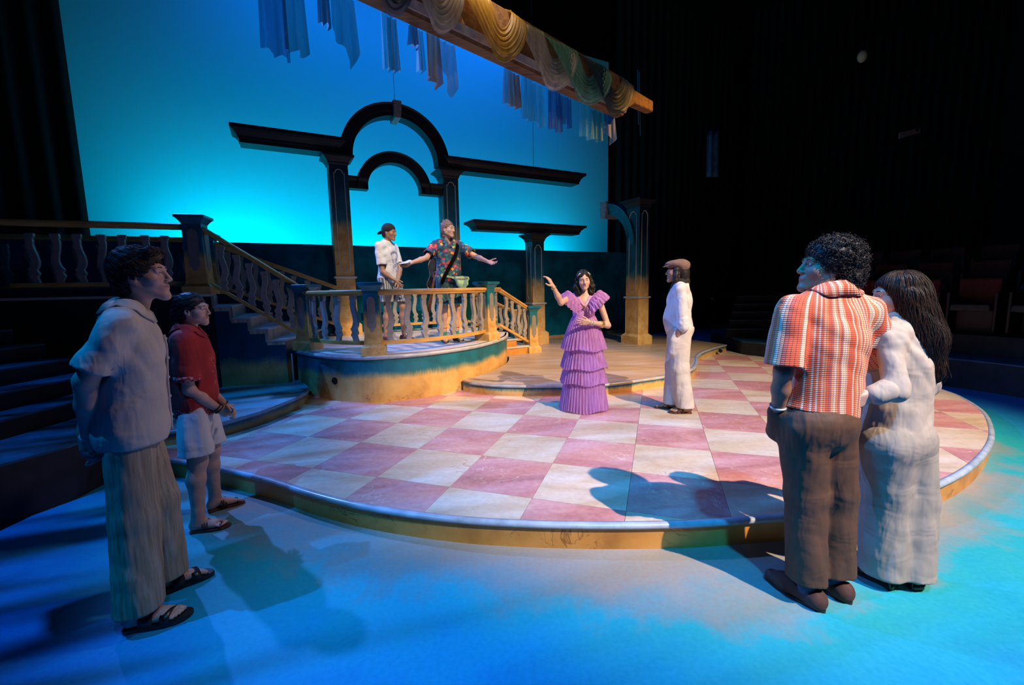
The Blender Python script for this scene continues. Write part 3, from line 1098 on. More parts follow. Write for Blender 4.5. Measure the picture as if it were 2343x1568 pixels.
mesh('keystone', vs, [(0, 1, 2, 3), (7, 6, 5, 4), (0, 4, 5, 1), (1, 5, 6, 2), (2, 6, 7, 3), (3, 7, 4, 0)], MAT['keystone_paint'], ha)
tag(MB().tube([W(2.19, 8.55, 4.99), W(2.19, 8.55, 9.5)], 0.004, 5).build('hanging_wire', MAT['cable_black']), 'thin black wire holding up the big arch keystone', 'wire')
tag(MB().tube([W(5.2, 8.6, 4.13), W(5.2, 8.6, 9.5)], 0.004, 5).build('hanging_wire', MAT['cable_black']), 'thin black wire holding up the right entablature beam', 'wire')

# ------------------------------------------------------------------ draped spar overhead
SP1, SP2 = np.array(GY(1150, 93, 4.6)), np.array(GY(1350, 196, 5.6))
SP2[2] = SP1[2] = (SP1[2] + SP2[2]) / 2
SD = SP2 - SP1
SLEN = np.linalg.norm(SD)
SD = SD / SLEN
SN = np.array([SD[1], -SD[0], 0.0])            # towards the camera


def spar_s(px):
    """distance along the spar of the point seen at photo column px"""
    k = (px - IMW / 2) / FPX
    p0, d = MR @ (SP1 - np.array([0, 0, CZ])), MR @ SD
    return float((k * p0[2] - p0[0]) / (d[0] - k * d[2]))


def spar(s, side=0.0, up=0.0):
    return SP1 + SD * s + SN * side + np.array([0, 0, up])


S_END = spar_s(1476)
S_SH = spar_s(1412)
S_LEFT = -4.6
sp = tag(empty('draped_spar', tuple(spar(0))), 'long overhead wooden spar wrapped in coloured gauze swags', 'beam')
mb = MB()
sec = [(0.0, -0.155), (0.15, -0.155), (0.15, 0.19), (0.0, 0.19)]
vs = [spar(s, a, b) for s in (S_LEFT, S_SH) for a, b in sec] + [spar(S_SH + 0.10, a * .9, b * .80 + 0.02) for a, b in sec] + [spar(S_SH + 0.22, .01 + a * .8, b * .50 + 0.045) for a, b in sec] + [spar(S_END - 0.03, .015 + a * .78, b * .42 + 0.05) for a, b in sec] + [spar(S_END, .02 + a * .7, b * .36 + 0.05) for a, b in sec]
fs = []
for i in range(5):
    for j in range(4):
        a, b = 4 * i + j, 4 * i + (j + 1) % 4
        fs.append((a, b, b + 4, a + 4))
fs += [(3, 2, 1, 0), (20, 21, 22, 23)]
mb.add(vs, fs)
bevel(mb.build('timber', MAT['spar_wood'], sp), 0.02, 3)
MB().add([spar(S_END + 0.004, .03 + a * .55, b * .30 + 0.05) for a, b in sec] + [spar(S_END - 0.01, .03 + a * .55, b * .30 + 0.05) for a, b in sec],
         [(0, 1, 2, 3), (7, 6, 5, 4), (0, 4, 5, 1), (1, 5, 6, 2), (2, 6, 7, 3), (3, 7, 4, 0)]).build('end_plate', MAT['silver_trim'], sp)
MB().sweep([tuple(spar(S_LEFT, 0.0, -0.18)), tuple(spar(S_SH - 0.02, 0.0, -0.18))], [(0.0, -0.03), (0.145, -0.03), (0.170, 0.028), (0.0, 0.028)]).build('lower_trim', MAT['silver_trim'], sp)
MB().sweep([tuple(spar(S_LEFT, 0.0, -0.225)), tuple(spar(S_SH - 0.04, 0.0, -0.225))], [(0.0, -0.016), (0.12, -0.016), (0.13, 0.016), (0.0, 0.016)]).build('soffit', MAT['spar_wood'], sp)


def swag(name, px0, px1, drop, mat, label, skew=0.16, top0=0.2, seed=0, band=0.55):
    """gauze looped over the spar: hangs from its top edge, bellies below it"""
    rnd = random.Random(seed)
    s0, s1 = spar_s(px0), spar_s(px1)
    n, m = 44, 48
    vs, fs = [], []
    ph = [rnd.uniform(0, 6.28) for _ in range(6)]
    for j in range(m + 1):
        k = j / m
        for i in range(n + 1):
            t = i / n
            # each fold line is a skewed catenary; k=1 is the lowest one
            a0 = s0 + (s1 - s0) * (0.46 * (1 - k))
            a1 = s1 - (s1 - s0) * (0.22 * (1 - k))
            tt = t + skew * math.sin(PI * t) * (0.6 + 0.4 * k)
            sag = (1 - (2 * t - 1) ** 2) ** 0.82
            s = a0 + (a1 - a0) * min(1, max(0, tt))
            full = 0.40 + drop
            zz = 0.205 - sag * full * ((1 - band) + band * k)
            fold = 0.0055 * math.sin(k * 41 + ph[0] + 2.0 * math.sin(t * 3 + ph[1])) + 0.0035 * math.sin(k * 73 + ph[2] + t * 4)
            side = 0.160 + 0.007 * (seed % 4) + 0.045 * math.sin(PI * min(1, sag)) * (0.5 + k) + fold + 0.004 * k
            if t < 0.05 or t > 0.95:
                side -= 0.08 * (1 - min(t, 1 - t) / 0.05)
                zz += 0.012
            if zz < -0.24:
                side -= 0.10 * min(1, (-0.24 - zz) / 0.12)
            vs.append(spar(s, side, zz))
    for j in range(m):
        for i in range(n):
            a = j * (n + 1) + i
            fs.append((a, a + 1, a + n + 2, a + n + 1))
    o = mesh('gauze_swag', vs, fs, MAT[mat], smooth=True)
    return tag(o, label, 'fabric', 'gauze swags wrapped on the spar')


swag('s', 640, 800, 0.10, 'gauze_green', 'green gauze swag nearest the top left end of the spar', seed=7)
swag('s', 770, 925, 0.12, 'gauze_navy', 'dark navy gauze swag on the spar left of the first cream swag', seed=1)
swag('s', 872, 1030, 0.10, 'gauze_cream', 'cream gauze swag on the spar left of the amber swag', seed=2)
swag('s', 1003, 1172, 0.10, 'gauze_amber', 'bright amber gauze swag on the overhead spar', seed=3)
swag('s', 1134, 1290, 0.13, 'gauze_cream', 'cream gauze swag on the spar between the amber and green swags', seed=4)
swag('s', 1206, 1368, 0.12, 'gauze_green', 'sea green gauze swag near the right end of the spar', seed=5)
swag('s', 1292, 1418, 0.11, 'gauze_navy', 'dark slate gauze swag nearest the right tip of the spar', seed=6)


def strip(px0, px1, yb, mat, label, seed, side=-0.10, point=0.0, ytop=None):
    """gauze strip tied along the spar, hanging straight down"""
    rnd = random.Random(seed)
    s0, s1 = spar_s(px0), spar_s(px1)
    sm = (s0 + s1) / 2
    base = spar(sm, side, 0)
    d = ray((px0 + px1) / 2, yb)
    zb = CZ + d[2] * base[1] / d[1]
    n, m = 16, 10
    vs, fs = [], []
    p1_, p2_ = rnd.uniform(0, 6), rnd.uniform(0, 6)
    for j in range(m + 1):
        k = j / m
        for i in range(n + 1):
            t = i / n
            cut = point * abs(t - 0.72) - 0.010 * math.sin(t * 9 + p1_) * k
            z = -0.22 + (zb - SP1[2] + 0.22 + cut) * k
            w = 0.86 + 0.14 * k
            s = sm + (s1 - s0) * (t - 0.5) * w
            off = side + 0.025 * math.sin(t * 13 + p1_) * (0.4 + k) + 0.012 * math.sin(t * 27 + p2_)
            vs.append(spar(s, off, z))
    for j in range(m):
        for i in range(n):
            a = j * (n + 1) + i
            fs.append((a, a + 1, a + n + 2, a + n + 1))
    return tag(mesh('gauze_strip', vs, fs, MAT[mat], smooth=True), label, 'fabric', 'gauze strips hanging from the spar')


for q, (a, b, yb, m_, lb, pt) in enumerate((
        (578, 648, 132, 'gauze_blue', 'wide blue gauze strip, leftmost of the strips hanging against the sky cloth', 0.05),
        (636, 693, 122, 'gauze_teal', 'teal gauze strip overlapping the leftmost blue strip', 0.0),
        (722, 750, 58, 'gauze_navy', 'short navy gauze strip left of the pointed teal strip', 0.0),
        (752, 818, 150, 'gauze_teal', 'long pointed teal gauze strip under the navy swag', 0.35),
        (868, 892, 160, 'gauze_aqua', 'narrow aqua gauze strip under the navy swag', 0.0),
        (890, 914, 165, 'gauze_teal', 'narrow teal gauze strip beside the aqua one under the navy swag', 0.0),
        (938, 958, 106, 'gauze_navy', 'short navy gauze strip under the left cream swag', 0.0),
        (956, 972, 165, 'gauze_aqua', 'thin aqua gauze strip left of the brown strip', 0.0),
        (974, 1006, 200, 'gauze_brown', 'brown gauze strip left of the long pointed grey strip', 0.1),
        (1002, 1052, 222, 'gauze_grey', 'long pointed grey gauze strip below the amber swag', 0.45),
        (1156, 1178, 240, 'gauze_grey', 'grey gauze strip left of the orange brown strip', 0.0),
        (1174, 1197, 247, 'gauze_brown', 'orange brown gauze strip below the right cream swag', 0.0),
        (1195, 1222, 276, 'gauze_aqua', 'aqua gauze strip right of the orange brown strip', 0.0),
        (1220, 1252, 290, 'gauze_aqua', 'longer aqua gauze strip left of the deep blue strips', 0.1),
        (1256, 1288, 298, 'gauze_blue', 'deep blue gauze strip, left of two under the green swag', 0.0),
        (1284, 1317, 288, 'gauze_blue', 'deep blue gauze strip, right of two under the green swag', 0.05),
        (1328, 1362, 316, 'gauze_aqua', 'pale aqua gauze strip under the slate swag', 0.0),
        (1360, 1388, 322, 'gauze_teal', 'teal gauze strip under the slate swag', 0.0),
        (1384, 1413, 328, 'gauze_blue', 'bright blue gauze strip at the right tip of the spar', 0.25))):
    strip(a, b, yb, m_, lb, q, side=-0.03 - 0.03 * (q % 2), point=pt)

# ------------------------------------------------------------------ house right: risers, aisle steps, seats
RW = [np.array(p) for p in ((4.58, 8.62), (4.95, 8.10), (5.60, 7.30), (6.28, 6.45), (6.62, 5.75), (6.75, 4.9), (6.7, 3.4))]
RWS = [tuple(p) for p in spline(RW, 5)]
rr = tag(empty('seating_riser', (7.0, 7.0, 0)), 'low black curved seating riser along the right of the stage', 'riser')
outer = [(p[0] + 0.9 * 1.0, p[1] + 0.75) for p in RWS][::-1]
poly = RWS + [(9.4, 3.4), (9.4, 9.5), (6.4, 12.0), (5.0, 10.9)]
MB().prism(poly, 0.0, 0.40).build('riser_wall', MAT['black_riser'], rr)
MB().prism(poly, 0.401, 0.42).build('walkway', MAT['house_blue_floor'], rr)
tiers = []
for k, (dd, zz) in enumerate(((0.62, 0.72), (1.55, 1.02), (2.5, 1.32))):
    t_in = [(p[0] + dd * 0.80, p[1] + dd * 0.60) for p in RWS[6:]]
    pl = t_in + [(12.6, 3.4), (12.6, 11.5), (t_in[0][0] + 1.4, t_in[0][1] + 2.3)]
    o = MB().prism(pl, 0.42, zz).build('seating_tier', MAT['black_riser'], rr)
    tiers.append((t_in, zz))
ais = tag(empty('aisle_steps', (4.9, 9.3, 0.42)), 'dark aisle steps with blue lit edges behind the flat cap man', 'stairs')
for k in range(5):
    y0 = 0.42 + 0.165 * k
    p = np.array([4.62, 9.35]) + np.array([0.20, 0.30]) * k
    dx = np.array([0.86, -0.30])
    MB().prism([p, p + dx, p + dx + np.array([1.2, 1.8]), p + np.array([1.2, 1.8])][::1], y0 + 0.001, y0 + 0.165).build('step', MAT['black_riser'], ais)
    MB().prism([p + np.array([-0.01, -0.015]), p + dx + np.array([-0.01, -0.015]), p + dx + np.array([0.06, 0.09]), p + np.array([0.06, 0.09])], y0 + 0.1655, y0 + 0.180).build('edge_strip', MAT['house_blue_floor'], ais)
tag(MB().tube([(4.35, 9.5, 1.25), (4.85, 10.3, 1.75), (5.3, 11.0, 2.2)], 0.025, 8).build('handrail', MAT['steel_dark']), 'dark handrail of the aisle steps behind the flat cap man', 'railing')

plain('seat_red', (0.10, 0.012, 0.012), 0.8, nscale=30, namt=0.2)
plain('seat_grey', (0.06, 0.06, 0.06), 0.6, nscale=20, namt=0.2)


def seat_proto():
    o = empty('theatre_seat', (0, 0, -5))
    b = MB()
    b.sweep([(-0.24, 0.22, 0.42), (-0.08, 0.25, 0.42), (0.08, 0.25, 0.42), (0.24, 0.22, 0.42)], [(-0.04, 0.0), (0.04, 0.0), (0.03, 0.40), (0.0, 0.44), (-0.04, 0.42)])
    bevel(b.build('backrest', MAT['seat_red'], o, rel=False), 0.02)
    bevel(MB().box((0, 0.02, 0.40), (0.46, 0.42, 0.10), 0, 0.94).build('seat_cushion', MAT['seat_grey'], o, rel=False), 0.02)
    for s in (-1, 1):
        bevel(MB().box((s * 0.265, 0.05, 0.33), (0.04, 0.36, 0.62)).build('armrest', MAT['steel_dark'], o, rel=False), 0.01)
    MB().box((0, 0.10, 0.18), (0.40, 0.06, 0.36)).build('pedestal', MAT['steel_dark'], o, rel=False)
    return o


def copy_thing(src, loc, rz, label, cat, group):
    r = src.copy()
    COL.objects.link(r)
    r.location, r.rotation_euler = loc, (0, 0, rz)
    for ch in src.children:
        c = ch.copy()
        COL.objects.link(c)
        c.parent = r
        for g in ch.children:
            d_ = g.copy()
            COL.objects.link(d_)
            d_.parent = c
    return tag(r, label, cat, group)


sproto = seat_proto()
first = True
for ti, (t_in, zz) in enumerate(tiers):
    P = resample(t_in, 200)
    L = np.concatenate([[0], np.cumsum(np.linalg.norm(np.diff(P, axis=0), axis=1))])
    k = 0
    s = 0.35
    while s < min(L[-1] - 0.2, 4.6):
        q = np.array([np.interp(s, L, P[:, c]) for c in range(2)])
        q2_ = np.array([np.interp(s + 0.05, L, P[:, c]) for c in range(2)])
        ang = math.atan2(q2_[1] - q[1], q2_[0] - q[0])
        nrm = np.array([-math.sin(ang), math.cos(ang)])
        loc = (q[0] + nrm[0] * 0.42, q[1] + nrm[1] * 0.42, zz)
        lab = 'dark red house seat, %s from the aisle steps in the %s row' % (('first', 'second', 'third', 'fourth', 'fifth', 'sixth', 'seventh', 'eighth', 'ninth')[k], ('front', 'middle', 'back')[ti])
        if first:
            sproto.location, sproto.rotation_euler = loc, (0, 0, ang)
            tag(sproto, lab, 'seat', 'house seats row %s' % ('front', 'middle', 'back')[ti])
            first = False
        else:
            copy_thing(sproto, loc, ang, lab, 'seat', 'house seats row %s' % ('front', 'middle', 'back')[ti])
        s += 0.60
        k += 1

# rigging cords and cloths glimpsed in the dark
plain('cord_blue', (0.05, 0.16, 0.22), 0.5)
for q, (x_, y0_, y1_) in enumerate(((1459, 160, 285), (1463, 165, 310))):
    a_, b_ = GY(x_, y0_, 7.4), GY(x_ + 2, y1_, 7.4)
    tag(MB().tube([a_, ((a_[0] + b_[0]) / 2, 7.4, (a_[2] + b_[2]) / 2), b_], 0.006, 6).build('rigging_cord', MAT['cord_blue']), 'thin pale rigging cord right of the spar tip, %s of two' % ('left', 'right')[q], 'cord')
cloth_b = plain('house_cloth_blue', (0.02, 0.10, 0.22), 0.8, nscale=9, namt=0.3)
for q, (x0_, x1_, y0_, y1_, Y_, lb) in enumerate(((1618, 1646, 300, 405, 11.5, 'dim dark blue cloth hanging in the black house right of the arch'), (2322, 2362, 618, 672, 7.4, 'bright blue cloth on the house seats at the right edge'))):
    vs, fs = [], []
    for j in range(9):
        for i in range(11):
            t, k = i / 10, j / 8
            g_ = GY(x0_ + (x1_ - x0_) * (t if q == 0 else (0.5 + (t - 0.5) * (0.25 + 0.75 * k))), y0_ + (y1_ - y0_) * k, Y_)
            vs.append((g_[0], g_[1] + 0.05 * math.sin(t * 14 + k), g_[2]))
    for j in range(8):
        for i in range(10):
            fs.append((j * 11 + i, j * 11 + i + 1, (j + 1) * 11 + i + 1, (j + 1) * 11 + i))
    o = tag(mesh('hanging_cloth', vs, fs, cloth_b, smooth=True), lb, 'cloth')
    o.modifiers.new('solid', 'SOLIDIFY').thickness = 0.01

# small things on the dark house wall
plain('lamp_cream', (0.75, 0.66, 0.36), 0.5)
lp = np.array(GY(1973, 129, 11.0))
lmp = tag(empty('wall_lamp', tuple(lp)), 'small pale cream ball lamp high in the dark house', 'lamp')
vs, fs = [], []
for i in range(13):
    for j in range(16):
        a, b = PI * i / 12, 2 * PI * j / 16
        vs.append((lp[0] + 0.125 * math.sin(a) * math.cos(b) * 0.8, lp[1] + 0.10 * math.sin(a) * math.sin(b), lp[2] + 0.135 * math.cos(a)))
for i in range(12):
    for j in range(16):
        fs.append((i * 16 + j, i * 16 + (j + 1) % 16, (i + 1) * 16 + (j + 1) % 16, (i + 1) * 16 + j))
mesh('globe', vs, fs, MAT['lamp_cream'], lmp, True)
MB().tube([lp + np.array([0.035, -0.098, 0.115]), lp + np.array([0.075, -0.085, 0.04]), lp + np.array([0.075, -0.085, -0.05]), lp + np.array([0.045, -0.09, -0.11])], 0.008, 6).build('rim', MAT['steel_dark'], lmp, True)
MB().tube([lp + np.array([0, 0.06, 0]), lp + np.array([0.1, 0.5, 0.1])], 0.02, 6).build('bracket', MAT['steel_dark'], lmp)
b0 = np.array(GY(2082, 303, 10.2))
pl = tag(empty('wall_plate', tuple(b0)), 'small grey slanted bracket plate on the dark house wall', 'plate')
plain('plate_grey', (0.22, 0.21, 0.21), 0.6)
mb = MB()
vs = [(b0[0] + x, b0[1] + y, b0[2] + z) for y in (0, 0.03) for x, z in ((-0.22, -0.13), (0.22, -0.01), (0.225, 0.10), (-0.215, 0.0))]
mb.add(vs, [(0, 1, 2, 3), (7, 6, 5, 4), (0, 4, 5, 1), (1, 5, 6, 2), (2, 6, 7, 3), (3, 7, 4, 0)])
mb.build('plate', MAT['plate_grey'], pl)
MB().tube([b0 + np.array([0.15, -0.02, 0.045]), b0 + np.array([0.15, 0.02, 0.045])], 0.028, 10).build('bolt', MAT['steel_dark'], pl)

# ------------------------------------------------------------------ house left: riser and aisle steps
lr = tag(empty('seating_riser', (-4.6, 3.4, 0)), 'black seating riser with blue lit top behind the man in beige', 'riser')
LW = [(-3.55, 1.4), (-3.55, 2.86), (-3.42, 3.25), (-3.45, 3.60), (-3.62, 3.82), (-3.75, 4.1), (-4.5, 4.9), (-5.1, 5.2), (-6.6, 4.62), (-9.0, 3.7), (-9.0, 1.4)]
MB().prism(LW, 0.0, 0.41).build('riser_wall', MAT['black_riser'], lr)
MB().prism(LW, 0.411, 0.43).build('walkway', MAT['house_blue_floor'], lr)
la = tag(empty('aisle_steps', (-5.2, 4.2, 0.43)), 'dark aisle steps with blue lit treads at the far left', 'stairs')
for k in range(5):
    z0 = 0.43 + 0.16 * k
    x0 = -4.15 - 0.32 * k
    q = [(x0, 3.1 + 0.10 * k), (x0 + 0.05, 4.70), (-6.55, 4.55), (-6.55, 3.1)]
    MB().prism(q[::-1], z0, z0 + 0.14).build('step', MAT['black_riser'], la)
    MB().prism(q[::-1], z0 + 0.141, z0 + 0.16).build('tread', MAT['house_blue_floor'], la)

# ------------------------------------------------------------------ organic modelling: distance fields -> surface nets
def surfnet(D, org, h):
    S = D < 0
    nx, ny, nz = D.shape
    c = np.zeros((nx - 1, ny - 1, nz - 1), np.int8)
    for a in (0, 1):
        for b in (0, 1):
            for e in (0, 1):
                c += S[a:nx - 1 + a, b:ny - 1 + b, e:nz - 1 + e]
    act = (c > 0) & (c < 8)
    ids = np.argwhere(act)
    idx = np.full(act.shape, -1, np.int64)
    idx[act] = np.arange(len(ids))
    acc = np.zeros((len(ids), 3))
    cnt = np.zeros(len(ids))
    i, j, k = ids.T
    for ax in range(3):
        o = [(a, b) for a in (0, 1) for b in (0, 1)]
        for a, b in o:
            p0 = [0, 0, 0]
            q = [x for x in range(3) if x != ax]
            p0[q[0]], p0[q[1]] = a, b
            p1 = list(p0)
            p1[ax] = 1
            d0 = D[i + p0[0], j + p0[1], k + p0[2]]
            d1 = D[i + p1[0], j + p1[1], k + p1[2]]
            m = (d0 < 0) != (d1 < 0)
            t = np.where(m, d0 / np.where(m, d0 - d1, 1), 0)
            pos = np.tile(np.array(p0, float), (len(ids), 1))
            pos[:, ax] = t
            acc[m] += pos[m]
            cnt[m] += 1
    V = (ids + acc / np.maximum(cnt, 1)[:, None]) * h + org
    Q = []
    for ax in range(3):
        q = [x for x in range(3) if x != ax]
        sl0 = [slice(1, -1)] * 3
        sl1 = [slice(1, -1)] * 3
        sl0[ax], sl1[ax] = slice(0, -1), slice(1, None)
        A, B = S[tuple(sl0)], S[tuple(sl1)]
        e = np.argwhere(A != B)
        if not len(e):
            continue
        flip = A[A != B]
        e = e + 1
        e[:, ax] -= 1

        def cell(da, db):
            f = e.copy()
            f[:, q[0]] -= da
            f[:, q[1]] -= db
            return idx[f[:, 0], f[:, 1], f[:, 2]]
        quad = np.stack([cell(1, 1), cell(0, 1), cell(0, 0), cell(1, 0)], 1)
        if ax == 1:
            flip = ~flip
        quad = np.where(flip[:, None], quad, quad[:, ::-1])
        Q.append(quad)
    Q = np.concatenate(Q) if Q else np.zeros((0, 4), int)
    return V, Q[(Q >= 0).all(1)]


def smin(a, b, k):
    hh = np.clip(0.5 + 0.5 * (b - a) / k, 0, 1)
    return b + (a - b) * hh - k * hh * (1 - hh)


class Field:
    def __init__(s):
        s.p = []

    def cap(s, a, b, ra, rb=None, k=0.02, sub=False, flat=None, cuts=()):
        a, b = np.array(a, float), np.array(b, float)
        rb = ra if rb is None else rb
        R = max(ra, rb)
        s.p.append(('c', (a, b, ra, rb, flat, cuts), np.minimum(a, b) - R, np.maximum(a, b) + R, k, sub))
        return s

    def ell(s, c, r, R=None, k=0.02, sub=False, cuts=()):
        c, r = np.array(c, float), np.array(r, float)
        m = np.array([max(r)] * 3) if R is not None else r
        s.p.append(('e', (c, r, R, cuts), c - m, c + m, k, sub))
        return s

    def mesh(s, h, lo=None, hi=None, disp=None, cuts=(), pad=0.02):
        L = np.min([p[2] for p in s.p if not p[5]], 0) - pad
        H = np.max([p[3] for p in s.p if not p[5]], 0) + pad
        if lo is not None:
            L = np.maximum(L, np.array(lo) - 2 * h)
        if hi is not None:
            H = np.minimum(H, np.array(hi) + 2 * h)
        n = np.maximum(np.ceil((H - L) / h).astype(int) + 1, 4)
        ax = [(L[c] + h * np.arange(n[c])).astype(np.float32) for c in range(3)]
        D = np.full(tuple(n), 0.15, np.float32)
        for kind, dat, bl, bh, k, sub in s.p:
            m = k + 0.03
            i0 = np.clip(np.floor((bl - m - L) / h).astype(int), 0, n)
            i1 = np.clip(np.ceil((bh + m - L) / h).astype(int) + 1, 0, n)
            if (i1 <= i0).any():
                continue
            X = ax[0][i0[0]:i1[0]][:, None, None]
            Y = ax[1][i0[1]:i1[1]][None, :, None]
            Z = ax[2][i0[2]:i1[2]][None, None, :]
            if kind == 'c':
                a, b, ra, rb, flat, cu = dat
                u = b - a
                l2 = float(u @ u) + 1e-9
                px, py, pz = X - a[0], Y - a[1], Z - a[2]
                t = np.clip((px * u[0] + py * u[1] + pz * u[2]) / l2, 0, 1)
                qx, qy, qz = px - t * u[0], py - t * u[1], pz - t * u[2]
                d2 = qx * qx + qy * qy + qz * qz
                if flat is not None:
                    fd, ff = flat
                    e = qx * fd[0] + qy * fd[1] + qz * fd[2]
                    d2 = d2 + e * e * (ff * ff - 1)
                d = np.sqrt(np.maximum(d2, 1e-12)) - (ra + (rb - ra) * t)
                if flat is not None:
                    d = d / max(1.0, flat[1]) ** 0.5
            else:
                c_, r, R, cu = dat
                px, py, pz = X - c_[0], Y - c_[1], Z - c_[2]
                if R is not None:
                    qx = px * R[0, 0] + py * R[1, 0] + pz * R[2, 0]
                    qy = px * R[0, 1] + py * R[1, 1] + pz * R[2, 1]
                    qz = px * R[0, 2] + py * R[1, 2] + pz * R[2, 2]
                else:
                    qx, qy, qz = px, py, pz
                k0 = np.sqrt((qx / r[0]) ** 2 + (qy / r[1]) ** 2 + (qz / r[2]) ** 2)
                k1 = np.sqrt((qx / r[0] ** 2) ** 2 + (qy / r[1] ** 2) ** 2 + (qz / r[2] ** 2) ** 2) + 1e-6
                d = k0 * (k0 - 1) / k1
            for p0, nn in cu:
                d = np.maximum(d, (X - p0[0]) * nn[0] + (Y - p0[1]) * nn[1] + (Z - p0[2]) * nn[2])
            sl = tuple(slice(i0[c], i1[c]) for c in range(3))
            if sub:
                D[sl] = -smin(-D[sl], d, max(k, 1e-4))
            else:
                D[sl] = smin(D[sl], d, max(k, 1e-4))
        if disp is not None:
            m = np.abs(D) < 0.035
            w = np.argwhere(m)
            P = w * h + L
            D[m] += disp(P[:, 0], P[:, 1], P[:, 2]).astype(np.float32)
        for p0, nn in cuts:
            D = np.maximum(D, (ax[0] - p0[0])[:, None, None] * nn[0] + (ax[1] - p0[1])[None, :, None] * nn[1] + (ax[2] - p0[2])[None, None, :] * nn[2])
        # close the field at its border unless the region was asked for
        if lo is None and hi is None:
            for c in range(3):
                sl = [slice(None)] * 3
                for e in (0, -1):
                    sl[c] = e
                    D[tuple(sl)] = np.maximum(D[tuple(sl)], 0.001)
        return surfnet(D, L, h)


def sines(amp, spec, seed=0):
    """cloth folds: sum of warped waves; spec = [(ax, ay, az, weight)]"""
    r = random.Random(seed)
    ph = [(r.uniform(0, 6.28), r.uniform(0, 6.28), r.uniform(0, 6.28)) for _ in spec]

    def f(x, y, z):
        o = 0
        for (a, b, c, w), (p, q, e) in zip(spec, ph):
            g = a * x + b * y + c * z + p + 1.3 * np.sin(7 * x + 5 * z + q) + 1.1 * np.sin(9 * y - 6 * z + e)
            o = o + w * (1.0 - 2.0 * np.abs(np.sin(0.5 * g))) * (0.55 + 0.45 * np.sin(11 * z + 6 * x + q))
        return amp * o
    return f


SHIRT_F = [(12, 10, 40, 0.45), (40, 30, 18, 0.6), (-36, 38, 26, 0.55), (20, -18, 46, 0.4), (90, 70, 22, 0.14)]
LEG_F = [(52, 46, 4, 0.7), (16, 12, 44, 0.25), (-40, 36, 12, 0.55), (24, -28, 30, 0.3), (110, 100, 8, 0.15)]
rotz = lambda a: np.array([[math.cos(a), -math.sin(a), 0], [math.sin(a), math.cos(a), 0], [0, 0, 1.0]])
rotx = lambda a: np.array([[1.0, 0, 0], [0, math.cos(a), -math.sin(a)], [0, math.sin(a), math.cos(a)]])
roty = lambda a: np.array([[math.cos(a), 0, math.sin(a)], [0, 1.0, 0], [-math.sin(a), 0, math.cos(a)]])
V3 = lambda *a: np.array(a, float)


def unit(v):
    v = np.array(v, float)
    return v / (np.linalg.norm(v) + 1e-9)


def add_head(F, c, R, s, fem=0.0, mouth=0.0):
    T = lambda x, y, z: c + R @ (V3(x, y, z) * s)
    E = lambda p, r, k=0.012, sub=False: F.ell(T(*p), V3(*r) * s, R, k * s, sub)
    C = lambda a, b, ra, rb, k=0.012: F.cap(T(*a), T(*b), ra * s, rb * s, k * s)
    E((0, -0.016, 0.042), (0.074, 0.094, 0.082), 0.02)
    E((0, 0.030, -0.012), (0.062, 0.066, 0.086 - 0.003 * fem), 0.03)
    for sx in (-1, 1):
        C((sx * (0.052 - 0.003 * fem), -0.005, -0.040), (sx * 0.014, 0.072 - 0.002 * fem, -0.100 + 0.007 * fem), 0.020 - 0.003 * fem, 0.016 - 0.001 * fem, 0.03)
        E((sx * 0.039, 0.058, -0.022), (0.020, 0.019, 0.020), 0.03)          # cheek
        E((sx * 0.072, -0.006, -0.004), (0.009, 0.019, 0.030), 0.006)        # ear
        E((sx * 0.079, 0.001, -0.002), (0.006, 0.009, 0.017), 0.004, True)
    E((0, 0.079 - 0.002 * fem, -0.100 + 0.007 * fem), (0.018 - 0.002 * fem, 0.015, 0.015), 0.02)                        # chin
    C((-0.034, 0.083, 0.030), (0.034, 0.083, 0.030), 0.013, 0.013, 0.02)      # brow ridge
    for sx in (-1, 1):
        E((sx * 0.031, 0.100, 0.008), (0.018, 0.014, 0.012), 0.012, True)    # socket
        E((sx * 0.031, 0.079, 0.009), (0.0135, 0.0135, 0.0125), 0.003)       # eyeball
        C((sx * 0.044, 0.083, 0.0155), (sx * 0.018, 0.090, 0.0165), 0.0042, 0.0042, 0.004)   # upper lid
    C((0, 0.094, 0.020), (0, 0.112, -0.026), 0.008, 0.0105 - 0.001 * fem, 0.012)
    for sx in (-1, 1):
        E((sx * 0.011, 0.103, -0.031), (0.008, 0.010, 0.007), 0.006)
    E((0, 0.0885, -0.051), (0.020, 0.0085, 0.0050), 0.008)
    E((0, 0.0875, -0.0615 - mouth * 0.010), (0.017, 0.0085, 0.0055), 0.008)
    E((0, 0.074, -0.062), (0.026, 0.018, 0.024), 0.02)
    if mouth:
        E((0, 0.100, -0.058 - mouth * 0.004), (0.015, 0.010, 0.0045 * mouth), 0.003, True)
    return T


def face_index(V, Q, c, R, s, mouth=0.0):
    """skin 0, lips 1"""
    P = (V[Q].mean(1) - c) @ R / s
    m = np.zeros(len(Q), int)
    x, y, z = np.abs(P[:, 0]), P[:, 1], P[:, 2]
    lip = (y > 0.080) & ((x / 0.0225) ** 2 + ((z + 0.0560 + mouth * 0.005) / (0.0088 + mouth * 0.006)) ** 2 < 1)
    m[lip] = 1
    return m


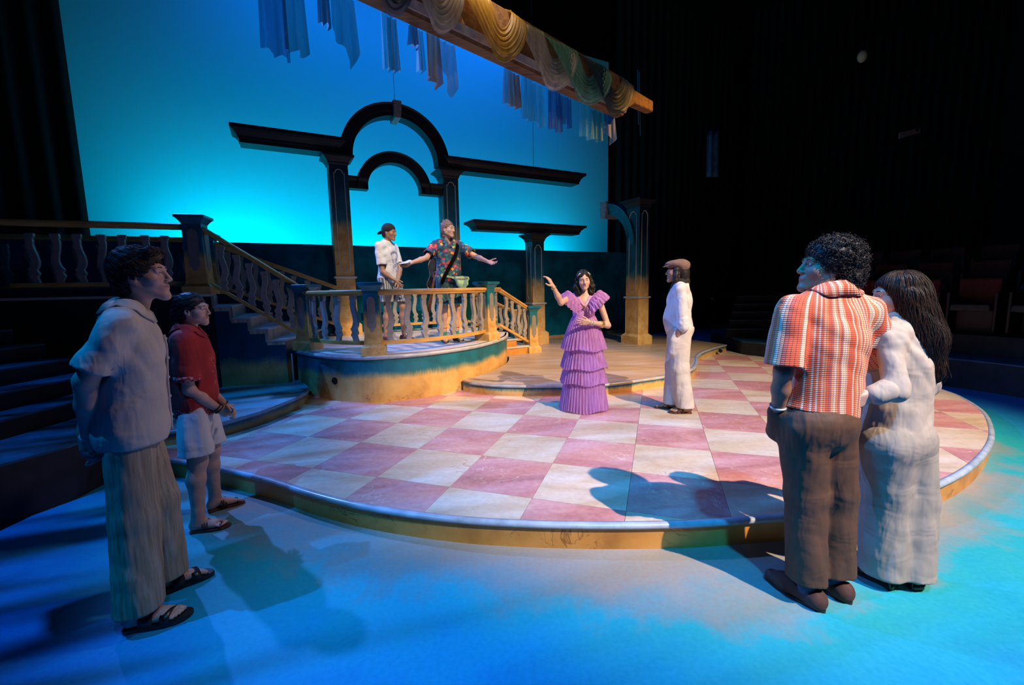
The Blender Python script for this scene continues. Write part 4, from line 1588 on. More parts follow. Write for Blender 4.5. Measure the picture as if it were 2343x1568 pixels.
def add_hand(F, w, f, n, right, curl=0.35, s=1.0, spread=0.10, thumb=0.6, curls=None):
    f = unit(f)
    n = unit(np.array(n) - f * (np.array(n) @ f))
    t = np.cross(n, f) * (-1 if right else 1)
    cs = curls or [curl] * 4
    F.cap(w - f * 0.01 * s, w + f * 0.025 * s, 0.021 * s, 0.020 * s, 0.012 * s, flat=(n, 1.3))
    for q, (o, L, fl, r) in enumerate(((0.027, 0.086, 0.068, 0.0088), (0.009, 0.092, 0.076, 0.0090), (-0.010, 0.088, 0.070, 0.0086), (-0.027, 0.079, 0.054, 0.0078))):
        k0 = w + (f * L + t * o) * s
        F.cap(w + (f * 0.012 + t * o * 0.6) * s, k0, 0.0135 * s, 0.0115 * s, 0.010 * s)
        a = cs[q] * 0.7
        p = k0
        sp = spread * (1.5 - q)
        d0 = unit(f + t * sp)
        for g, frac in enumerate((0.45, 0.31, 0.24)):
            d = d0 * math.cos(a) + n * math.sin(a)
            e = p + d * fl * frac * s
            F.cap(p, e, (r - 0.0006 * g) * s, (r - 0.0006 * (g + 1)) * s, 0.003 * s)
            p = e
            a += cs[q]
    p = w + (f * 0.022 + t * 0.022 + n * 0.006) * s
    d = unit(t * thumb + f * 0.75 + n * 0.35)
    F.cap(w + (f * 0.01 + t * 0.01) * s, p, 0.015 * s, 0.014 * s, 0.01 * s)
    for L, r0, r1 in ((0.038, 0.0130, 0.0105), (0.030, 0.0105, 0.0092), (0.024, 0.0092, 0.0078)):
        e = p + d * L * s
        F.cap(p, e, r0 * s, r1 * s, 0.004 * s)
        p = e
        d = unit(d + f * 0.25 - t * 0.12)


def add_foot(F, ank, fd, s, toes=True, side=1):
    """bare foot; ank = ankle point, fd = unit toe direction, side=+1 when the big toe lies to the left of fd"""
    fd = unit((fd[0], fd[1], 0))
    sd = V3(-fd[1], fd[0], 0) * side
    g = ank - V3(0, 0, ank[2])
    z0 = ank[2] - 0.088 * s
    P = lambda f, t, z: g + fd * f * s + sd * t * s + V3(0, 0, z0 + z * s)
    F.cap(ank + V3(0, 0, 0.05 * s), P(-0.02, 0, 0.055), 0.036 * s, 0.036 * s, 0.02)
    F.ell(P(-0.035, 0, 0.030), V3(0.034, 0.034, 0.034) * s, None, 0.02)
    F.cap(P(-0.01, 0, 0.055), P(0.10, 0.004, 0.030), 0.034 * s, 0.022 * s, 0.02)
    F.cap(P(-0.03, -0.006, 0.024), P(0.10, -0.020, 0.018), 0.026 * s, 0.020 * s, 0.02)
    F.cap(P(0.06, 0.018, 0.026), P(0.125, 0.022, 0.019), 0.022 * s, 0.019 * s, 0.02)
    if toes:
        for q, (t, L, r) in enumerate(((0.027, 0.172, 0.0125), (0.009, 0.170, 0.0092), (-0.007, 0.163, 0.0088), (-0.021, 0.153, 0.0084), (-0.033, 0.142, 0.0082))):
            F.cap(P(0.11, t * 0.85, 0.020), P(L - 0.02, t, 0.014 + r * 0.3), r * 1.1 * s, r * s, 0.005)
            F.cap(P(L - 0.02, t, 0.014 + r * 0.3), P(L - 0.004, t, 0.010), r * s, r * 0.95 * s, 0.003)
    return P


def to_mesh(name, V, Q, mats, parent, midx=None, kind=None, label=None):
    """local-space mesh part of a figure"""
    me = bpy.data.meshes.new(name)
    nV, nQ = len(V), len(Q)
    me.vertices.add(nV)
    me.vertices.foreach_set('co', np.asarray(V, np.float32).ravel())
    me.loops.add(nQ * 4)
    me.loops.foreach_set('vertex_index', np.asarray(Q, np.int32).ravel())
    me.polygons.add(nQ)
    me.polygons.foreach_set('loop_start', np.arange(0, nQ * 4, 4, dtype=np.int32))
    me.polygons.foreach_set('loop_total', np.full(nQ, 4, np.int32))
    for m in mats:
        me.materials.append(m)
    if midx is not None:
        me.polygons.foreach_set('material_index', np.asarray(midx, np.int32))
    me.polygons.foreach_set('use_smooth', np.ones(nQ, bool))
    me.update(calc_edges=True)
    me.validate()
    o = bpy.data.objects.new(name, me)
    put(o, parent)
    WLOC[o.name] = (0, 0, 0)
    if kind:
        o['kind'] = kind
    if label:
        o['label'] = label
    return o


def part(name, F, h, mat, parent, disp=None, cuts=(), label=None, relax=1):
    V, Q = F.mesh(h, disp=disp, cuts=cuts)
    for _ in range(relax):
        V = relaxed(V, Q)
    return to_mesh(name, V, Q, [mat], parent, label=label)


def relaxed(V, Q, w=0.5):
    S = np.zeros_like(V)
    n = np.zeros(len(V))
    for a in range(4):
        b = (a + 1) % 4
        np.add.at(S, Q[:, a], V[Q[:, b]])
        np.add.at(S, Q[:, b], V[Q[:, a]])
        np.add.at(n, Q[:, a], 1)
        np.add.at(n, Q[:, b], 1)
    return V * (1 - w) + w * S / np.maximum(n, 1)[:, None]


def lmesh(name, mb, mat, parent, smooth=True, kind=None):
    return mesh(name, mb.v, mb.f, mat, parent, smooth, rel=False, kind=kind)


def skin(name, col):
    t = NT(name)
    f = t.noise(t.objc(), 22, 4)
    c = t.ramp(f, [(0.3, tuple(x * 0.86 for x in col)), (0.7, tuple(min(1, x * 1.08) for x in col))])
    t.bump(t.noise(t.objc(), 260, 2), 0.06, 0.002)
    t.fin(c, 0.5)
    t.b.inputs['Subsurface Weight'].default_value = 0.12
    t.b.inputs['Subsurface Radius'].default_value = (0.02, 0.008, 0.004)
    return t.m


def cloth(name, col, weave=300, amt=0.10, rough=0.85, big=6.0, wr=0.35):
    t = NT(name)
    v = t.objc()
    f = t.noise(v, big, 4)
    c = t.ramp(f, [(0.3, tuple(x * (1 - amt) for x in col)), (0.7, tuple(min(1, x * (1 + amt)) for x in col))])
    w = t.noise(t.scale(v, (1, 1, 2.5)), weave, 2)
    c = t.mix(0.06, c, t.ramp(w, [(0.35, (0, 0, 0)), (0.65, (1, 1, 1))]), 'OVERLAY')
    wrinkle(t, v, wr)
    t.fin(c, rough)
    return t.m


def wrinkle(t, v, amt=0.35, sc=5.0):
    """soft creases in the cloth as relief"""
    a = t.noise(t.scale(v, (1.0, 1.0, 1.8), (0.4, 0.3, 0)), sc, 2, 0.5, 0.5)
    b = t.noise(t.scale(v, (2.2, 2.2, 0.6), (-0.5, 0.2, 0)), sc * 1.6, 2, 0.5, 0.4)
    t.bump(t.math('ADD', t.math('MULTIPLY', a, 1.0), b), amt, 0.035)


def hair_mat(name, col, hi):
    t = NT(name)
    v = t.objc()
    f = t.noise(t.scale(v, (220, 220, 30)), 1.0, 2)
    t.bump(f, 0.5, 0.004)
    t.fin(t.ramp(f, [(0.3, col), (0.75, hi)]), 0.5, 0.0, 0.35)


plain('eye_white', (0.50, 0.48, 0.47), 0.3)
plain('eye_iris', (0.035, 0.02, 0.012), 0.15)
plain('lip_rose', (0.36, 0.135, 0.115), 0.5)
plain('brow_dark', (0.02, 0.013, 0.01), 0.8)
hair_mat('hair_black', (0.006, 0.005, 0.005), (0.022, 0.018, 0.018))
hair_mat('hair_brown', (0.012, 0.006, 0.004), (0.05, 0.024, 0.014))
hair_mat('hair_blonde', (0.10, 0.05, 0.035), (0.30, 0.17, 0.12))
plain('leather_black', (0.012, 0.011, 0.011), 0.35)
plain('leather_brown', (0.09, 0.028, 0.018), 0.45, nscale=20, namt=0.2)
plain('suede_brown', (0.060, 0.020, 0.013), 0.8, nscale=40, namt=0.2)
plain('gold', (0.80, 0.52, 0.16), 0.25, 0.9)
plain('bead_cream', (0.70, 0.62, 0.50), 0.4)


class Person:
    def __init__(s, label, pos, phi, H, skin_mat, lift=0.0, group=None):
        s.pos = V3(*pos)
        s.yaw = math.radians(phi - 90)
        s.E = tag(empty('person', tuple(pos), s.yaw), label, 'person', group)
        s.R = rotz(s.yaw)
        s.H, s.s = H, H / 1.75
        s.skin = skin_mat
        k = s.s
        s.J = dict(hipR=V3(.085, 0, .93) * k, hipL=V3(-.085, 0, .93) * k, knR=V3(.095, .02, .51) * k, knL=V3(-.095, .02, .51) * k,
                   anR=V3(.10, -.03, .09) * k, anL=V3(-.10, -.03, .09) * k, shR=V3(.175, -.01, 1.425) * k, shL=V3(-.175, -.01, 1.425) * k,
                   elR=V3(.225, -.03, 1.14) * k, elL=V3(-.225, -.03, 1.14) * k, wrR=V3(.24, .04, .89) * k, wrL=V3(-.24, .04, .89) * k,
                   neck=V3(0, -.015, 1.455) * k, head=V3(0, .02, 1.632) * k, chest=V3(0, 0, 1.27) * k, waist=V3(0, 0.005, 1.09) * k, pelvis=V3(0, -.01, .96) * k)
        s.fdR, s.fdL = V3(0.15, 1, 0), V3(-0.15, 1, 0)
        s.HR = np.eye(3)
        s.lift = lift
        for kk in s.J:
            s.J[kk] = s.J[kk] + V3(0, 0, lift)

    def loc(s, p):
        return s.R.T @ (V3(*p) - s.pos)

    def px(s, x, y, Y):
        return s.loc(GY(x, y, Y))

    def aim_head(s, yaw=0.0, pitch=0.0, roll=0.0):
        s.HR = rotz(math.radians(yaw)) @ rotx(math.radians(pitch)) @ roty(math.radians(roll))

    def torso(s, F, e=0.0, k=0.05, sx=1.0, sy=1.0, belly=0.0, hip=True):
        J, q = s.J, s.s
        F.ell(J['chest'] + V3(0, 0, .01 * q), V3(.150 * sx * q + e, .105 * sy * q + e, .20 * q + e), None, k)
        F.ell(J['waist'] + V3(0, belly * .3, 0), V3(.132 * sx * q + e, .095 * sy * q + e + belly * .5, .17 * q + e), None, k)
        if hip:
            F.ell(J['pelvis'], V3(.155 * sx * q + e, .112 * sy * q + e, .13 * q + e), None, k)
        F.cap(J['shR'] - V3(.03, 0, .012), J['shL'] + V3(.03, 0, -.012), .044 * q + e * .75, None, k * .7)
        F.cap(J['neck'] + V3(0, 0, .03 * q), (J['shR'] * .6 + J['neck'] * .4), .04 * q + e * .6, .045 * q + e * .6, k)
        F.cap(J['neck'] + V3(0, 0, .03 * q), (J['shL'] * .6 + J['neck'] * .4), .04 * q + e * .6, .045 * q + e * .6, k)

    def body(s, hands=None, feet=(False, False), fem=0.0, mouth=0.0, hh=0.0032, hb=0.0085, arm=1.0, leg=1.0, brow='brow_dark', lip='lip_rose', legs=True, hand_h=0.0034):
        J, q = s.J, s.s
        F = Field()
        s.torso(F, -0.008)
        F.cap(J['neck'] - V3(0, 0, .05 * q), J['head'] + s.HR @ V3(0, -.02, -.06) * q, .055 * q * (1 - .08 * fem), .050 * q * (1 - .10 * fem), .03)
        for S in 'RL':
            F.cap(J['sh' + S], J['el' + S], .046 * q * arm, .036 * q * arm, .02)
            F.cap(J['el' + S], J['el' + S] * .62 + J['wr' + S] * .38, .037 * q * arm, .037 * q * arm, .02)
            F.cap(J['el' + S] * .62 + J['wr' + S] * .38, J['wr' + S], .037 * q * arm, .024 * q * arm, .02)
            if legs:
                F.cap(J['hip' + S], J['kn' + S], .080 * q * leg, .052 * q * leg, .03)
                cm = J['kn' + S] * .68 + J['an' + S] * .32
                F.cap(J['kn' + S], cm + V3(0, -.012, 0), .050 * q * leg, .050 * q * leg, .03)
                F.cap(cm + V3(0, -.012, 0), J['an' + S], .050 * q * leg, .033 * q * leg, .03)
        T = add_head(F, J['head'], s.HR, q * 1.0, fem, mouth)
        for S in 'RL':
            if hands and hands.get(S):
                hd = dict(hands[S])
                f = hd.pop('f')
                n = hd.pop('n')
                add_hand(F, J['wr' + S], f, n, S == 'R', s=q * hd.pop('sc', 1.0), **hd)
        for S, on in zip('RL', feet):
            if on:
                add_foot(F, J['an' + S], s.fdR if S == 'R' else s.fdL, q, True, 1 if S == 'R' else -1)
        # one skin evaluated finely at head, hands and feet, coarser elsewhere
        boxes = [(J['head'] - .155 * q, J['head'] + .155 * q, hh)]
        for S in 'RL':
            if hands and hands.get(S):
                w = J['wr' + S]
                f = unit(hands[S]['f'])
                c = w + f * .085 * q
                boxes.append((c - .115 * q, c + .115 * q, hand_h))
        for S, on in zip('RL', feet):
            if on:
                a = J['an' + S]
                fd = unit(s.fdR if S == 'R' else s.fdL)
                c = a + fd * .06 * q
                boxes.append((V3(c[0] - .14 * q, c[1] - .14 * q, a[2] - .11 * q), V3(c[0] + .14 * q, c[1] + .14 * q, a[2] + .03 * q), 0.0042))
        Vs, Qs, Ms, n = [], [], [], 0
        for lo, hi, h in boxes:
            V, Q = F.mesh(h, lo, hi)
            cen = V[Q].mean(1)
            keep = ((cen >= lo) & (cen <= hi)).all(1)
            Q = Q[keep]
            m = face_index(V, Q, J['head'], s.HR, q, mouth) if len(Vs) == 0 else np.zeros(len(Q), int)
            Vs.append(V)
            Qs.append(Q + n)
            Ms.append(m)
            n += len(V)
        V, Q = F.mesh(hb)
        cen = V[Q].mean(1)
        drop = np.zeros(len(Q), bool)
        for lo, hi, h in boxes:
            drop |= ((cen > np.array(lo) + hb * .6) & (cen < np.array(hi) - hb * .6)).all(1)
        Q = Q[~drop]
        Vs.append(V)
        Qs.append(Q + n)
        Ms.append(np.zeros(len(Q), int))
        V, Q, M = np.concatenate(Vs), np.concatenate(Qs), np.concatenate(Ms)
        used = np.unique(Q)
        mp = np.full(len(V), -1)
        mp[used] = np.arange(len(used))
        bo = to_mesh('body', V[used], mp[Q], [s.skin, MAT[lip]], s.E, M)
        # eyes set in the lids, eyebrows laid on the brow
        from mathutils.kdtree import KDTree
        sub = [v for v in bo.data.vertices if (V3(*v.co) - J['head']) @ s.HR[:, 1] > .05 * q and np.linalg.norm(V3(*v.co) - J['head']) < .15 * q]
        kd = KDTree(max(1, len(sub)))
        for i, v in enumerate(sub):
            kd.insert(v.co, i)
        kd.balance()
        for sx in (-1, 1):
            vs, fs, mi = [], [], []
            for i in range(13):
                for j in range(20):
                    a, b = PI * i / 12, 2 * PI * j / 20
                    vs.append(T(sx * .031 + .0118 * math.sin(a) * math.cos(b), .0818 + .0121 * math.cos(a), .0084 + .0064 * math.sin(a) * math.sin(b)))
            for i in range(12):
                for j in range(20):
                    fs.append((i * 20 + j, i * 20 + (j + 1) % 20, (i + 1) * 20 + (j + 1) % 20, (i + 1) * 20 + j))
                    mi.append(1 if i < 2 else 0)
            mesh('eye', vs, fs, None, s.E, True, rel=False, mats=[MAT['eye_white'], MAT['eye_iris']], midx=mi)
            P = []
            for x in np.linspace(.014, .048, 9):
                g = T(sx * x, .100, .0300 + .06 * x - 2.2 * (x - .030) ** 2)
                co, ix, dist = kd.find(g)
                P.append(V3(*sub[ix].co) if sub else g)
            P = [P[0]] + [(P[i - 1] + P[i] * 2 + P[i + 1]) / 4 for i in range(1, 8)] + [P[8]]
            lmesh('eyebrow', MB().tube(P, [.0012 * q] + [.0030 * q] * 3 + [.0026 * q] * 3 + [.0018 * q, .0008 * q], 6), MAT[brow], s.E)
        return T

    def HT(s, x, y, z):
        return s.J['head'] + s.HR @ (V3(x, y, z) * s.s)

    def hair_shell(s, grow=0.016, front=0.035, low=-0.05, back_low=-0.09, hair='hair_brown', h=0.005, amp=0.004, seed=0, extra=None, name='hair', side_cut=0.02, fr=90):
        """cap of hair over the skull with a hairline"""
        q = s.s
        F = Field()
        E = lambda p, r, k=.02, sub=False: F.ell(s.HT(*p), V3(*r) * q, s.HR, k * q, sub)
        E((0, -0.018, 0.046), (0.074 + grow, 0.094 + grow, 0.082 + grow))
        E((0, -0.055, -0.02), (0.066 + grow * .6, 0.050 + grow, 0.075), 0.03)
        if extra:
            extra(F, s, q)
        # clear the face and the ears' front
        E((0, 0.115, -0.020), (0.080, 0.085 - 0.0, 0.090 - front * .2), 0.012, True)
        E((0, 0.062 + side_cut, -0.085), (0.12, 0.075, 0.095), 0.012, True)
        E((0, -0.02, back_low - 0.07), (0.12, 0.16, 0.07), 0.01, True)
        r = random.Random(seed)
        a, b, c = r.uniform(0, 6), r.uniform(0, 6), r.uniform(0, 6)
        cc, RR = s.J['head'], s.HR

        def disp(x, y, z):
            p = (np.stack([x, y, z], 1) - cc) @ RR / q
            an = np.arctan2(p[:, 0], p[:, 2] + .02)
            return amp * (np.sin(an * 26 + 5 * np.sin(p[:, 1] * 40 + a)) * .6 + np.sin(p[:, 1] * fr + 6 * np.sin(an * 4 + b) + c) * .5)
        return part(name, F, h * q, MAT[hair], s.E, disp)

    def trousers(s, mat, r=(.115, .085, .080), hem=.06, waist=1.04, name='trousers', h=.009, amp=.006, seed=0, hipx=1.06, seat=.0, flat=None, hemcut=None, relax=1, extra=None):
        J, q = s.J, s.s
        F = Field()
        F.ell(J['pelvis'] + V3(0, -.008, .01), V3(.165 * hipx, .125 + seat, .15) * q, None, .04)
        F.ell(J['waist'] + V3(0, 0, -.02), V3(.150 * hipx, .115, .13) * q, None, .04)
        for S in 'RL':
            up = J['hip' + S] + V3(0, -.005, .02)
            kn, an = J['kn' + S], J['an' + S]
            F.cap(up, kn, r[0] * q, r[1] * q, .035)
            end = kn + (an - kn) * ((kn[2] - (s.lift + hem * q)) / max(kn[2] - an[2], .01)) * 1.0 + V3(0, 0, -.10 * q)
            F.cap(kn, end, r[1] * q, r[2] * q, .03)
        if extra:
            extra(F)
        zz = s.lift + hem * q
        return part(name, F, h, mat, s.E, sines(amp, LEG_F, seed), [((0, 0, zz), (0, 0, -1)), ((0, 0, s.lift + waist * q), (0, 0, 1))], relax=relax)

    def shirt(s, mat, e=.022, sleeve=.75, sl_r=(.064, .074), hem=.90, name='shirt', h=.008, amp=.005, seed=0, sx=1.0, sy=1.0, belly=.0, neck=.062, low=0.0, flare=.0, extra=None, hemtilt=(0, 0), wave=SHIRT_F, vneck=0.0):
        """sleeve = fraction of the arm covered (1 = elbow, 2 = wrist)"""
        J, q = s.J, s.s
        F = Field()
        s.torso(F, e, .05, sx, sy, belly)
        if flare:
            F.cap(J['chest'] + V3(0, 0, .02), J['pelvis'] + V3(0, 0, -.30), (.128 + flare * .5) * q, (.15 + flare * 1.35) * q, .05, flat=((0, 1, 0), 1.36))
        for S in 'RL':
            sh, el, wr = J['sh' + S], J['el' + S], J['wr' + S]
            t = min(sleeve, 1.0)
            end = sh + (el - sh) * t
            d = unit(el - sh)
            F.cap(sh, sh + (el - sh) * (t + .12), sl_r[0] * q, (sl_r[0] + (sl_r[1] - sl_r[0]) * min(1, t)) * q, .03, cuts=((end, d),) if sleeve < 1 else ())
            if sleeve > 1:
                t2 = sleeve - 1
                e2 = el + (wr - el) * t2
                F.cap(el, el + (wr - el) * (t2 + .1), sl_r[1] * q, sl_r[1] * .92 * q, .025, cuts=((e2, unit(wr - el)),))
            else:
                # hollow cuff
                F.cap(end - d * .022, end + d * .04, (sl_r[0] + (sl_r[1] - sl_r[0]) * t) * q - .016, None, .004, True)
        F.cap(J['neck'] + V3(0, .016, .105 * q), J['neck'] + V3(0, .02, .25 * q), neck * q, neck * q * 1.3, .006, True)
        if vneck:
            F.cap(J['neck'] + V3(0, .07 * q, .03 * q), J['neck'] + V3(0, .14 * q, -vneck), .035 * q, .008, .006, True)
        if extra:
            extra(F, s, q)
        zz = s.lift + hem * q
        n = unit((hemtilt[0], hemtilt[1], -1))
        return part(name, F, h, mat, s.E, sines(amp, wave, seed), [((0, 0, zz), tuple(n))])

    def front_strip(s, ob, mat, x0, zt, zb, name='placket', wide=.015, th=.005, sign=1):
        """a band that follows the garment's own surface down its front"""
        V = np.array([v.co[:] for v in ob.data.vertices])
        m = (np.abs(V[:, 0] - x0) < .016) & (V[:, 1] * sign > 0)
        V = V[m]
        zs = np.linspace(zt, zb, 26)
        ys = []
        for z in zs:
            n = np.abs(V[:, 2] - z) < .016
            ys.append((V[n, 1] * sign).max() if n.any() else (ys[-1] if ys else .12))
        ys = np.convolve(np.pad(ys, 2, 'edge'), np.ones(5) / 5, 'valid')
        mb = MB()
        mb.sweep([(x0, sign * (y + .001), z) for y, z in zip(ys, zs)], [(-wide, -.004), (wide, -.004), (wide, th), (-wide, th)], up=(0, sign, 0))
        return lmesh(name, mb, mat, s.E), list(zip(ys, zs))

    def collar(s, mat, h=.035, r=.066, tilt=.35, open_=.5, name='collar', fwd=.012, onto=None):
        """turned down collar band"""
        J, q = s.J, s.s
        c = J['neck'] + V3(0, fwd, .040 * q)
        vs, fs = [], []
        n = 28
        for i in range(n + 1):
            a = PI / 2 + open_ + (2 * PI - 2 * open_) * i / n
            for (rr, zz) in ((r - .004, .008), (r, .020), (r + .018, .006), (r + .042, -h * .85)):
                dz = -.026 * (math.sin(a) + 0.2) - .006
                vs.append(c + V3(math.cos(a) * rr * q, math.sin(a) * rr * q * 1.05, (zz + dz) * q))
        for i in range(n):
            for j in range(3):
                a = i * 4 + j
                fs.append((a, a + 4, a + 5, a + 1))
        if onto is not None:                      # lay the flap on the garment
            from mathutils.kdtree import KDTree
            kd = KDTree(len(onto.data.vertices))
            for v in onto.data.vertices:
                kd.insert(v.co, v.index)
            kd.balance()
            for i in range(n + 1):
                co, ix, dist = kd.find(vs[i * 4 + 3])
                if dist < .12:
                    vs[i * 4 + 3] = V3(*co) + V3(*onto.data.vertices[ix].normal) * .006
                    vs[i * 4 + 2] = vs[i * 4 + 2] * .45 + (vs[i * 4 + 3] * .5 + vs[i * 4 + 1] * .5) * .55 + V3(0, 0, .004)
        o = mesh(name, vs, fs, mat, s.E, True, rel=False)
        m = o.modifiers.new('solid', 'SOLIDIFY')
        m.thickness = .005
        return o

    def sole(s, S, mat, L=.265, w=.045, t=.022, name='sandal', heel=-.062, curve=.012, z=0.0):
        J, q = s.J, s.s
        fd = unit(V3(*(s.fdR if S == 'R' else s.fdL)))
        sd = V3(-fd[1], fd[0], 0) * (1 if S == 'R' else -1)
        g = J['an' + S] * V3(1, 1, 0)
        out = []
        for f, a, b in ((-.0, -.6, .6), (.012, -.85, .85), (.06, -.8, .72), (.10, -.95, .80), (.16, -1.05, 1.0), (.205, -.95, 1.05), (.235, -.6, .95), (.252, -.15, .75), (.258, .3, .55)):
            out.append((f, a, b))
        left = [g + fd * (heel + f * L / .258) * q + sd * b * w * q for f, a, b in out]
        right = [g + fd * (heel + f * L / .258) * q + sd * a * w * q for f, a, b in out]
        poly = [tuple(p[:2]) for p in right + left[::-1]]
        mb = MB()
        if S == 'L':
            poly = poly[::-1]
        mb.prism(poly, z, z + t)
        o = lmesh(name, mb, mat, s.E, False)
        bevel(o, .005, 2)
        return o, g, fd, sd

    def strap(s, par, S, f0, f1, mat, wide=.03, z=.022, hgt=.055, half=.044, name='strap', n=14, t=.004, skew=0.0):
        """band over the foot at distance f along it"""
        J, q = s.J, s.s
        fd = unit(V3(*(s.fdR if S == 'R' else s.fdL)))
        sd = V3(-fd[1], fd[0], 0) * (1 if S == 'R' else -1)
        g = J['an' + S] * V3(1, 1, 0)
        vs, fs = [], []
        for i in range(n + 1):
            a = PI * i / n
            lat = math.cos(a)
            zz = z + hgt * math.sin(a) ** .8
            f = f0 + (f1 - f0) * (lat * .5 + .5)
            for w in (-.5, .5):
                vs.append(g + fd * (f + w * wide + 0.0) * q + sd * lat * half * q + V3(0, 0, zz * (1 if w < 0 else .93)))
        for i in range(n):
            fs.append((2 * i, 2 * i + 1, 2 * i + 3, 2 * i + 2))
        o = mesh(name, vs, fs, mat, par, True, rel=False)
        m = o.modifiers.new('solid', 'SOLIDIFY')
        m.thickness = t
        m.offset = 1
        return o

    def band(s, c, ax, r, w, mat, name, par=None):
        ax = unit(ax)
        x = unit(np.cross(ax, V3(0, 0, 1) if abs(ax[2]) < .9 else V3(1, 0, 0)))
        y = np.cross(ax, x)
        vs, fs = [], []
        for i in range(28):
            a = 2 * PI * i / 28
            e = x * math.cos(a) + y * math.sin(a)
            vs += [c + e * r - ax * w, c + e * (r + .004) - ax * w, c + e * (r + .004) + ax * w, c + e * r + ax * w]
        for i in range(28):
            for j in range(4):
                fs.append((4 * i + j, 4 * i + (j + 1) % 4, 4 * ((i + 1) % 28) + (j + 1) % 4, 4 * ((i + 1) % 28) + j))
        return mesh(name, vs, fs, mat, par or s.E, True, rel=False)

    def ring(s, c, ax, r, t, mat, name, flat=1.0, seg=24):
        ax = unit(ax)
        x = unit(np.cross(ax, V3(0, 0, 1) if abs(ax[2]) < .9 else V3(1, 0, 0)))
        y = np.cross(ax, x)
        return lmesh(name, MB().tube([c + (x * math.cos(a) + y * math.sin(a) * flat) * r for a in np.linspace(0, 2 * PI, seg, endpoint=False)], t, 6, True), mat, s.E)


def strands(name, roots, paths, r, mat, parent, seg=4):
    """many thin hair tubes joined as one part"""
    VV, FF, n0 = [], [], 0
    for P in paths:
        P = np.asarray(P)
        n = len(P)
        T = np.gradient(P, axis=0)
        T /= np.linalg.norm(T, axis=1)[:, None] + 1e-9
        ref = np.array([0.31, 0.22, 0.92])
        X = np.cross(T, ref)
        X /= np.linalg.norm(X, axis=1)[:, None] + 1e-9
        Y = np.cross(T, X)
        rr = r * np.linspace(1, .45, n)[:, None]
        for k in range(seg):
            a = 2 * PI * k / seg
            VV.append(P + (X * math.cos(a) + Y * math.sin(a)) * rr)
        i = np.arange(n - 1)
        for k in range(seg):
            k2 = (k + 1) % seg
            FF.append(np.stack([n0 + k * n + i, n0 + k2 * n + i, n0 + k2 * n + i + 1, n0 + k * n + i + 1], 1))
        n0 += n * seg
    return to_mesh(name, np.concatenate(VV), np.concatenate(FF), [mat], parent, kind='stuff')


def comb(p, ob, n, L, flow, r, wave=.004, freq=60, seed=0, lift=.0015, name='hair_strands', steps=14, tip=.0, keep=None):
    """strands that follow the surface of the hair mass"""
    from mathutils.kdtree import KDTree
    me = ob.data
    V = np.zeros(len(me.vertices) * 3, np.float32)
    me.vertices.foreach_get('co', V)
    V = V.reshape(-1, 3)
    N = np.zeros(len(me.vertices) * 3, np.float32)
    me.vertex_normals.foreach_get('vector', N)
    N = N.reshape(-1, 3)
    kd = KDTree(len(V))
    for i, v in enumerate(V):
        kd.insert(v, i)
    kd.balance()
    rnd = random.Random(seed)
    paths = []
    for q in range(n):
        i = rnd.randrange(len(V))
        x, nn = V[i].astype(float), N[i].astype(float)
        if keep is not None and not keep(x):
            continue
        l = (rnd.uniform(*L)) / steps
        ph, sgn = rnd.uniform(0, 6.28), rnd.choice((-1, 1))
        lf = lift * rnd.uniform(.2, 1.8)
        P = []
        for k in range(steps + 1):
            P.append(x + nn * lf)
            d = flow(x)
            d = d - nn * (d @ nn) * .85
            d = d / (np.linalg.norm(d) + 1e-6)
            sd = np.cross(nn, d)
            x = x + d * l + sd * sgn * wave * math.cos(freq * l * k + ph) * (.3 + .7 * k / steps)
            co, i, dist = kd.find(x)
            nn = unit(nn * .4 + N[i] * .6)
            if dist < .03:
                x = x + nn * (((np.array(co) - x) @ nn)) * .8 + nn * tip * (k / steps) ** 3
        paths.append(P)
    return strands(name, None, paths, r, ob.data.materials[0], p.E)

# ------------------------------------------------------------------ cloth patterns
def m_stripe_trousers():
    t = NT('linen_striped')
    v = t.objc()
    x, y, z = t.xyz(v)
    f = t.noise(t.scale(v, (70, 70, 1.5)), 1.0, 4, 0.7)
    c = t.ramp(f, [(0.3, (0.20, 0.145, 0.085)), (0.5, (0.34, 0.255, 0.155)), (0.72, (0.42, 0.36, 0.28))])
    wrinkle(t, t.scale(v, (1, 1, .45)), 0.35)
    t.fin(c, 0.9)


m_stripe_trousers()
cloth('linen_beige', (0.50, 0.43, 0.35), 350, 0.07)
cloth('linen_beige_inner', (0.40, 0.26, 0.12), 350, 0.07)
cloth('cotton_white', (0.60, 0.58, 0.56), 350, 0.05)
cloth('cotton_cream', (0.40, 0.34, 0.28), 350, 0.07)
cloth('denim_cream', (0.30, 0.265, 0.225), 420, 0.08)
cloth('linen_offwhite', (0.56, 0.50, 0.43), 350, 0.06)
cloth('twill_brown', (0.075, 0.034, 0.016), 420, 0.10, 0.7, 6.0, 0.35)
cloth('sock_blue', (0.02, 0.06, 0.14), 300, 0.1)
cloth('tweed_cap', (0.16, 0.10, 0.085), 240, 0.2)
cloth('cap_black', (0.010, 0.012, 0.016), 240, 0.1)
cloth('scarf_black', (0.012, 0.010, 0.010), 120, 0.3)
cloth('mint_nylon', (0.30, 0.62, 0.54), 200, 0.06, 0.5)


